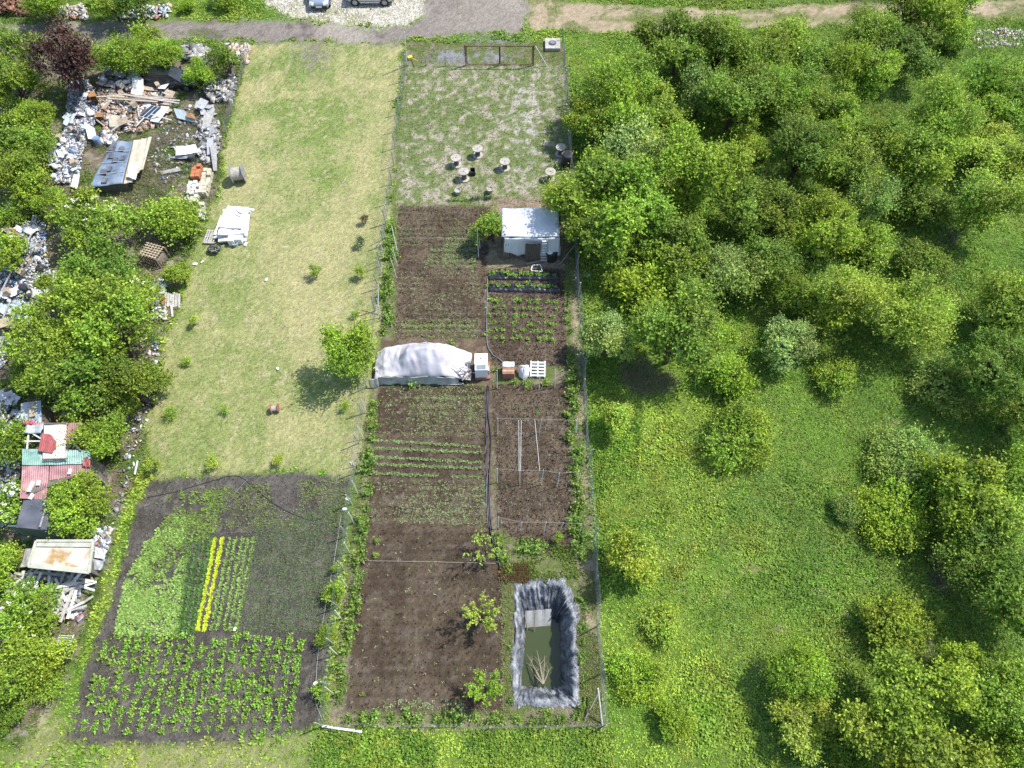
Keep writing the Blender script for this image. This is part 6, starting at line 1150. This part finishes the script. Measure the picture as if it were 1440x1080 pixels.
cupboard(138, 149, (.5, .5, 1.0), .4, 'po', 'orange-brown wooden cupboard standing at the edge of the litter strip'); cupboard(18, 466, (.7, .6, .9), .5, 'pc', 'brown open cupboard tilted in the left litter heap', 1.2); cupboard(147, 172, (.45, .4, .6), .1, 'po', 'small orange-brown cupboard at the left foot of the timber heap')
def barrel(px, py, m, label, r=.28, h=.6):
    t = empty('barrel', GZ(px, py), 0, label, 'barrel'); mb = MB(); mb.disc((0, 0, h/2), r, h, 16, 'z', r*.92); mb.build('body', M[m], t, smooth=False); mb = MB(); mb.disc((0, 0, h+.02), r*.7, .05, 12); mb.build('lid', M[m], t)
barrel(142, 206, 'pb', 'bright blue barrel at the upper left corner of the collapsed shed'); barrel(51, 327, 'pb', 'blue round container beside the pale ladder-like posts', .2, .35); barrel(272, 226, 'steel_dark', 'dark drum behind the stack of red bricks', .25, .5)
# brick and block stacks: each block its own part
def stack(px, py, nx_, ny_, nz_, size, m, name, label, cat, gap, rz, jit=.02, keep=1.0, seed=0):
    rr = random.Random(seed); t = empty(name, GZ(px, py), rz, label, cat); w, d, h = size; mb = MB(); mb.box((0, 0, 0), (w-gap, d-gap, h-.012)); me = mb.mesh('brick'); me.materials.append(M[m])
    for k in range(nz_):
        for i in range(nx_):
            for j in range(ny_):
                if k == nz_-1 and rr.random() > keep: continue
                o = link('brick', me, None, t, ((i-(nx_-1)/2)*w+rr.gauss(0, jit), (j-(ny_-1)/2)*d+rr.gauss(0, jit), h/2+k*h)); o.rotation_euler = (0, 0, rr.gauss(0, .05))
mat('terracotta', (.46, .17, .08), .85, .2, 6); mat('block_white', (.60, .56, .51), .9, .2, 4)
stack(281, 250, 2, 4, 4, (.30, .32, .19), 'terracotta', 'brick_stack', 'stack of orange-red hollow bricks at the lawn edge', 'bricks', .02, .05, .012, .85, 1)
stack(275, 276, 3, 6, 3, (.30, .34, .2), 'block_white', 'block_stack', 'jumbled stack of whitish blocks below the red bricks', 'blocks', .03, .05, .04, .6, 2); stack(292, 262, 2, 7, 3, (.28, .34, .2), 'cream_panel', 'block_stack', 'tall stack of pale cream blocks beside the red bricks', 'blocks', .02, .03, .02, .7, 3); stack(282, 302, 3, 4, 2, (.28, .34, .2), 'block_white', 'block_stack', 'lower end of the whitish blocks beside the foam pile', 'blocks', .04, .1, .05, .5, 4)
slab([(287, 160, 1.1), (302, 152, 1.1), (294, 178, .5), (283, 182, .5)], .12, 'wg', 'grey_log', 'thick grey weathered timber leaning at the fence', 'timber', 4, 6, .03); slab([(291, 196, .9), (300, 192, .9), (298, 215, .5), (291, 218, .5)], .05, 'pg', 'grey_slab', 'large grey slab standing in the rubble strip', 'slab'); slab([(295, 205, .8), (304, 200, .8), (305, 240, .3), (300, 240, .3)], .04, 'post_grey', 'grey_board', 'long grey board along the fence above the cream blocks', 'board')
# white foam pile on pallets at the lawn edge
p = GZ(326, 338); t = empty('foam_pile', p, 0, 'pile of white foam sheets heaped on pallets on the lawn', 'foam pile')
for k, (x, y, w, d, z, rz) in enumerate([(.05, 1.05, 2.0, 2.7, .30, .08), (.1, 1.2, 1.85, 2.4, .45, -.05), (.12, 1.15, 1.8, 2.3, .60, .1), (.15, 1.45, 1.7, 1.9, .74, -.12)]): mb = MB(); mb.sheet(lambda u, v: ((lambda a, b: (x+a*math.cos(rz)-b*math.sin(rz), y+a*math.sin(rz)+b*math.cos(rz), z+.04*math.sin(u*5+k)+.05*math.sin(v*4+k)))((u-.5)*w*(1-.18*abs(v-.4)), (v-.5)*d)), 12, 12, .13); mb.build('foam_sheet', M['white_plastic'], t, smooth=False)
for k, (a, b) in enumerate([((.1, 2.35, .72), (1.35, 2.2, .62)), ((-1.15, .0, .25), (.2, .35, .55)), ((.3, .5, .62), (1.2, .05, .42)), ((-.9, 2.3, .5), (-.4, 2.2, .55)), ((-.95, 1.9, .35), (-1.1, .2, .3))]): mb = MB(); mb.bar(a, b, .16, .10); mb.build('foam_strip', M['white_plastic'], t)
for k in range(3): mb = MB(); mb.bar((.2+.16*k, 1.95-.18*k, .93), (.48+.16*k, 1.65-.05*k, .93), .035, .02); mb.build('slot', M['crate_black'], t)
mb = MB(); mb.box((0, 1.2, .12), (1.9, 2.2, .18)); mb.build('pallet_base', M['wg'], t); mb = MB(); mb.box((.15, -.25, .28), (.42, .5, .5)); mb.build('foam_block', M['white_plastic'], t); mb = MB(); mb.box((.62, -.12, .28), (.5, .5, .5)); mb.build('foam_block', M['cabinet_white'], t)
pallet(GZ(305, 335, .02), 1.5, 'whitish pallet lying flat at the left of the foam pile', 'wg', .0, 1.2, .8)
p = GZ(332, 345); t = empty('bucket', p, 0, 'small blue bucket at the foot of the foam pile', 'bucket'); mb = MB(); n = 16; pr = [(.17, 0), (.22, .3), (.17, .3), (.14, .06)]; V = [(r_*math.cos(2*math.pi*k/n), r_*math.sin(2*math.pi*k/n), z) for r_, z in pr for k in range(n)]; mb.add(V, [(a*n+k, a*n+(k+1) % n, (a+1)*n+(k+1) % n, (a+1)*n+k) for a in range(3) for k in range(n)]+[tuple(range(3*n, 4*n))]); mb.build('shell', M['pt'], t)
# tangled black scrap
p = GZ(302, 353); t = empty('scrap_bundle', p, 0, 'tangled dark bundle of hose and scrap below the foam pile', 'scrap')
for k in range(4): mb = MB(); R = .22+.07*k; mb.tube([(R*math.cos(a*.5)+.06*k-.1, .8*R*math.sin(a*.5), .1+.07*k+.05*math.sin(a*1.5+k)) for a in range(13)], .045, 6); mb.build('coil', M['crate_black'] if k % 2 else M['pipe_grey'], t)
for k in range(4): mb = MB(); mb.bar((.1*k, -.1, .2), (.35+.12*k, -.35+.2*k, .35), .04); mb.build('rod', M['post_grey'], t)
# lattice crate
p = GZ(222, 366); t = empty('lattice_crate', p, -.32, 'tall crate with an orange-white wooden lattice top', 'crate'); Wl, Dl, Hl = 1.35, 1.15, 1.0
for k in range(6): mb = MB(); mb.box((-Wl/2+Wl*(k+.5)/6, 0, Hl), (.06, Dl, .035)); mb.build('slat', M['wl'], t)
for k in range(6): mb = MB(); mb.box((0, -Dl/2+Dl*(k+.5)/6, Hl+.04), (Wl, .06, .03)); mb.build('slat', M['wood_light'], t)
for sx in (-1, 1):
    for sy in (-1, 1): mb = MB(); mb.box((sx*(Wl/2-.04), sy*(Dl/2-.04), Hl/2-.02), (.08, .08, Hl-.04)); mb.build('post', M['wd'], t)
for k in range(7): mb = MB(); mb.box((-Wl/2+.1+k*.19, -Dl/2+.012, .45), (.05, .03, .85)); mb.build('slat', M['wd'], t)
mb = MB(); mb.box((0, .05, .3), (Wl*.8, Dl*.7, .55)); mb.build('load', M['wd'], t)
# white posts bundle
for k in range(6):
    A = GZ(234+k*3.6, 432+(k % 2), .02); B = G(233.5+k*3.6, 411+(k % 3), .55); mb = MB(); mb.bar(A-A, B-A, .13, .1); tag(mb.build('concrete_post', M['block_white'], None, A), ORD[k]+' pale concrete post from the left in the row at the lawn edge', 'post', 'pale posts at the lawn edge')
for k, (a, b) in enumerate([((234, 450), (234, 434)), ((243, 446), (243, 432)), ((225, 445), (233, 450))]): A, B = GZ(*a, .06), GZ(*b, .12); mb = MB(); mb.bar(A-A, B-A, .11, .1); tag(mb.build('concrete_post', M['block_white'], None, A), ['left', 'right', 'slanting'][k]+' pale post end lying below the post row', 'post')
slab([(226, 400, .8), (233, 399, .8), (231, 412, .5), (224, 413, .5)], .04, 'white_plastic', 'white_board', 'white board left of the pale post row', 'board'); slab([(227, 414, .5), (233, 414, .5), (232, 428, .3), (227, 428, .3)], .04, 'po', 'rusty_board', 'orange-brown board left of the pale post row', 'board')
# long pale pole lines at the left edge
for k, (a, b, z0, z1) in enumerate([((-4, 312), (16, 283), .9, 1.6), ((14, 385), (45, 328), .9, 1.2), ((-6, 425), (14, 386), .6, .9), ((-6, 470), (14, 425), .6, .9)]): A, B = G(*a, z=z0), G(*b, z=z1); mb = MB(); mb.tube([A-A, B-A], .05, 6); tag(mb.build('long_pole', M['post_grey'], None, A), ['topmost', 'second', 'third', 'lowest'][k]+' pale long pole lying slantwise at the left edge', 'pole')
for k in range(2): A, B = GZ(44+k*4, 326, .1), G(47+k*4, 303, 1.2); mb = MB(); mb.bar(A-A, B-A, .12, .08); tag(mb.build('leaning_post', M['pg'], None, A), ['left', 'right'][k]+' grey post leaning behind the blue round container', 'post')
A = G(42, 347, .95); mb = MB(); mb.tube([(.36*math.cos(a*.45), .36*math.sin(a*.45), .05*math.cos(a)) for a in range(15)], .03, 5)
for k in range(6): mb.tube([(0, 0, 0), (.36*math.cos(k*1.05), .36*math.sin(k*1.05), 0)], .01, 4)
tag(mb.build('bicycle_wheel', M['pg'], None, A), 'old spoked wheel lying on the left litter heap', 'wheel')
slab([(0, 322, .8), (10, 316, .9), (33, 330, .6), (26, 336, .5)], .06, 'wl', 'torn_board', 'torn white and orange panel at the left edge above the heap', 'panel', 6, 4, .05); slab([(12, 322, .98), (22, 322, 1.0), (28, 333, .72), (20, 330, .75)], .03, 'po', 'orange_sheet', 'orange torn sheet on the white panel at the left edge', 'sheet', 5, 4, .04)
slab([(74, 380, .5), (86, 379, .5), (86, 394, .35), (74, 394, .35)], .05, 'cream_sheet', 'cream_board', 'cream board with a rusty edge between heap and trees', 'board')
# log in the left bushes, chair and wheelbarrow-like scrap behind the shacks
p = GZ(55, 240); mb = MB(); mb.disc((0, 0, .45), .28, 1.3, 14, 'y', .3); tag(mb.build('log', M['pink'] if False else M['wg'], None, p), 'lone grey log lying in the bushes left of the litter strip', 'log')
p = GZ(106, 586); t = empty('wheelbarrow', p, .4, 'overturned pale wheelbarrow behind the red roof', 'wheelbarrow'); mb = MB(); mb.add([(-.5, -.3, .3), (.5, -.35, .3), (.5, .35, .3), (-.5, .3, .3), (-.3, -.18, .62), (.28, -.2, .62), (.28, .2, .62), (-.3, .18, .62)], [(0, 1, 5, 4), (1, 2, 6, 5), (2, 3, 7, 6), (3, 0, 4, 7), (4, 5, 6, 7)]); mb.build('tray', M['cream_panel'], t)
mb = MB(); mb.tube([(.75+.24*math.cos(a*.45), .24*math.sin(a*.45)+.1, .5) for a in range(15)], .05, 6); mb.build('wheel', M['bucket'], t)
for sy in (-1, 1): mb = MB(); mb.tube([(.6, sy*.1, .45), (-.9, sy*.32, .25)], .025, 6); mb.build('handle', M['post_grey'], t)
slab([(70, 584, .9), (80, 582, .9), (84, 594, .7), (70, 594, .7)], .3, 'brick_red', 'rusty_box', 'rusty brown box behind the red roof', 'box')
# metal grid in the lower left
c = pq([(84, 893, .2), (105, 893, .3), (94, 920, .1), (76, 911, .1)]); t = empty('metal_grid', c[3], 0, 'small pale slatted metal grid leaning at the lower left bushes', 'grid')
for k in range(8): f = (k+.5)/8; mb = MB(); mb.bar(c[0].lerp(c[3], f)-c[3]+Vector((0, 0, .05)), c[1].lerp(c[2], f)-c[3]+Vector((0, 0, .05)), .035, .03); mb.build('slat', M['post_white'], t)
mb = MB(); mb.bar(c[1]-c[3]+Vector((0, 0, .08)), c[2]-c[3]+Vector((0, 0, .08)), .05); mb.build('edge_bar', M['post_white'], t)
for k, (a, b, lb) in enumerate([((58, 972), (82, 981), 'greenish pole poking from the lower left bushes'), ((191, 668), (196, 650), 'white rod lying at the lawn edge above the grey bed'), ((138, 745), (152, 762), 'thin grey rod near the rounded dump tree'), ((128, 808), (134, 822), 'short brown plank at the right end of the plank heap'), ((172, 20), (215, 12), 'long pale beam beyond the road, with a red end'), ((0, 828), (22, 822), 'grey beam at the left edge below the rusty roof')]): A, B = GZ(*a, .15), GZ(*b, .2); mb = MB(); mb.bar(A-A, B-A, .07 if k != 4 else .35, .06); tag(mb.build('rod', M[('post_grey', 'white_plastic', 'post_grey', 'wl', 'white_plastic', 'pg')[k]], None, A), lb, 'beam' if k > 3 else 'rod')
mat('panel_red', (.5, .12, .08), .6, .1, 3)
for k, (px_, py_, s) in enumerate([(375, 394, .16), (391, 519, .14), (275, 372, .2), (285, 369, .14), (346, 344, .2), (495, 652, .14), (489, 702, .16), (485, 716, .16), (444, 961, .14), (331, 885, .13), (826, 388, .3)]):
    mb = MB(); mb.sheet(lambda u, v: ((u-.5)*s, (v-.5)*s*1.5, .08+.03*math.sin(u*7+v*5)), 4, 4, .03); tag(mb.build('white_scrap', M['white_plastic'], None, GZ(px_, py_), k*.7), ['on the middle lawn left of the saplings', 'on the lawn left of the large tree', 'left one of two near the tangled bundle', 'right one of two near the tangled bundle', 'beside the foot of the foam pile', 'at the foot of the lawn near the fence', 'upper of two at the top right corner of the grey bed', 'lower of two at the top right corner of the grey bed', 'tag on the pale cord beside the potato rows', 'between yellow rows and potato rows', 'outside the right fence near the berry rows'][k].join(['small white scrap ', '']), 'litter')

slab([(133, 768, 1.1), (147, 774, .9), (146, 786, .6), (133, 784, .8)], .05, 'white_plastic', 'white_board', 'white board leaning right of the rusty roof, upper of two', 'board', 6, 5, .06); slab([(131, 786, .8), (146, 789, .5), (141, 802, .3), (130, 800, .5)], .05, 'pg', 'grey_board', 'grey board leaning right of the rusty roof, lower of two', 'board', 6, 5, .06)
slab([(36, 772, .7), (48, 770, .9), (41, 796, .6), (28, 798, .5)], .05, 'wg', 'grey_board', 'mossy grey board leaning left of the rusty roof', 'board', 6, 5, .04)
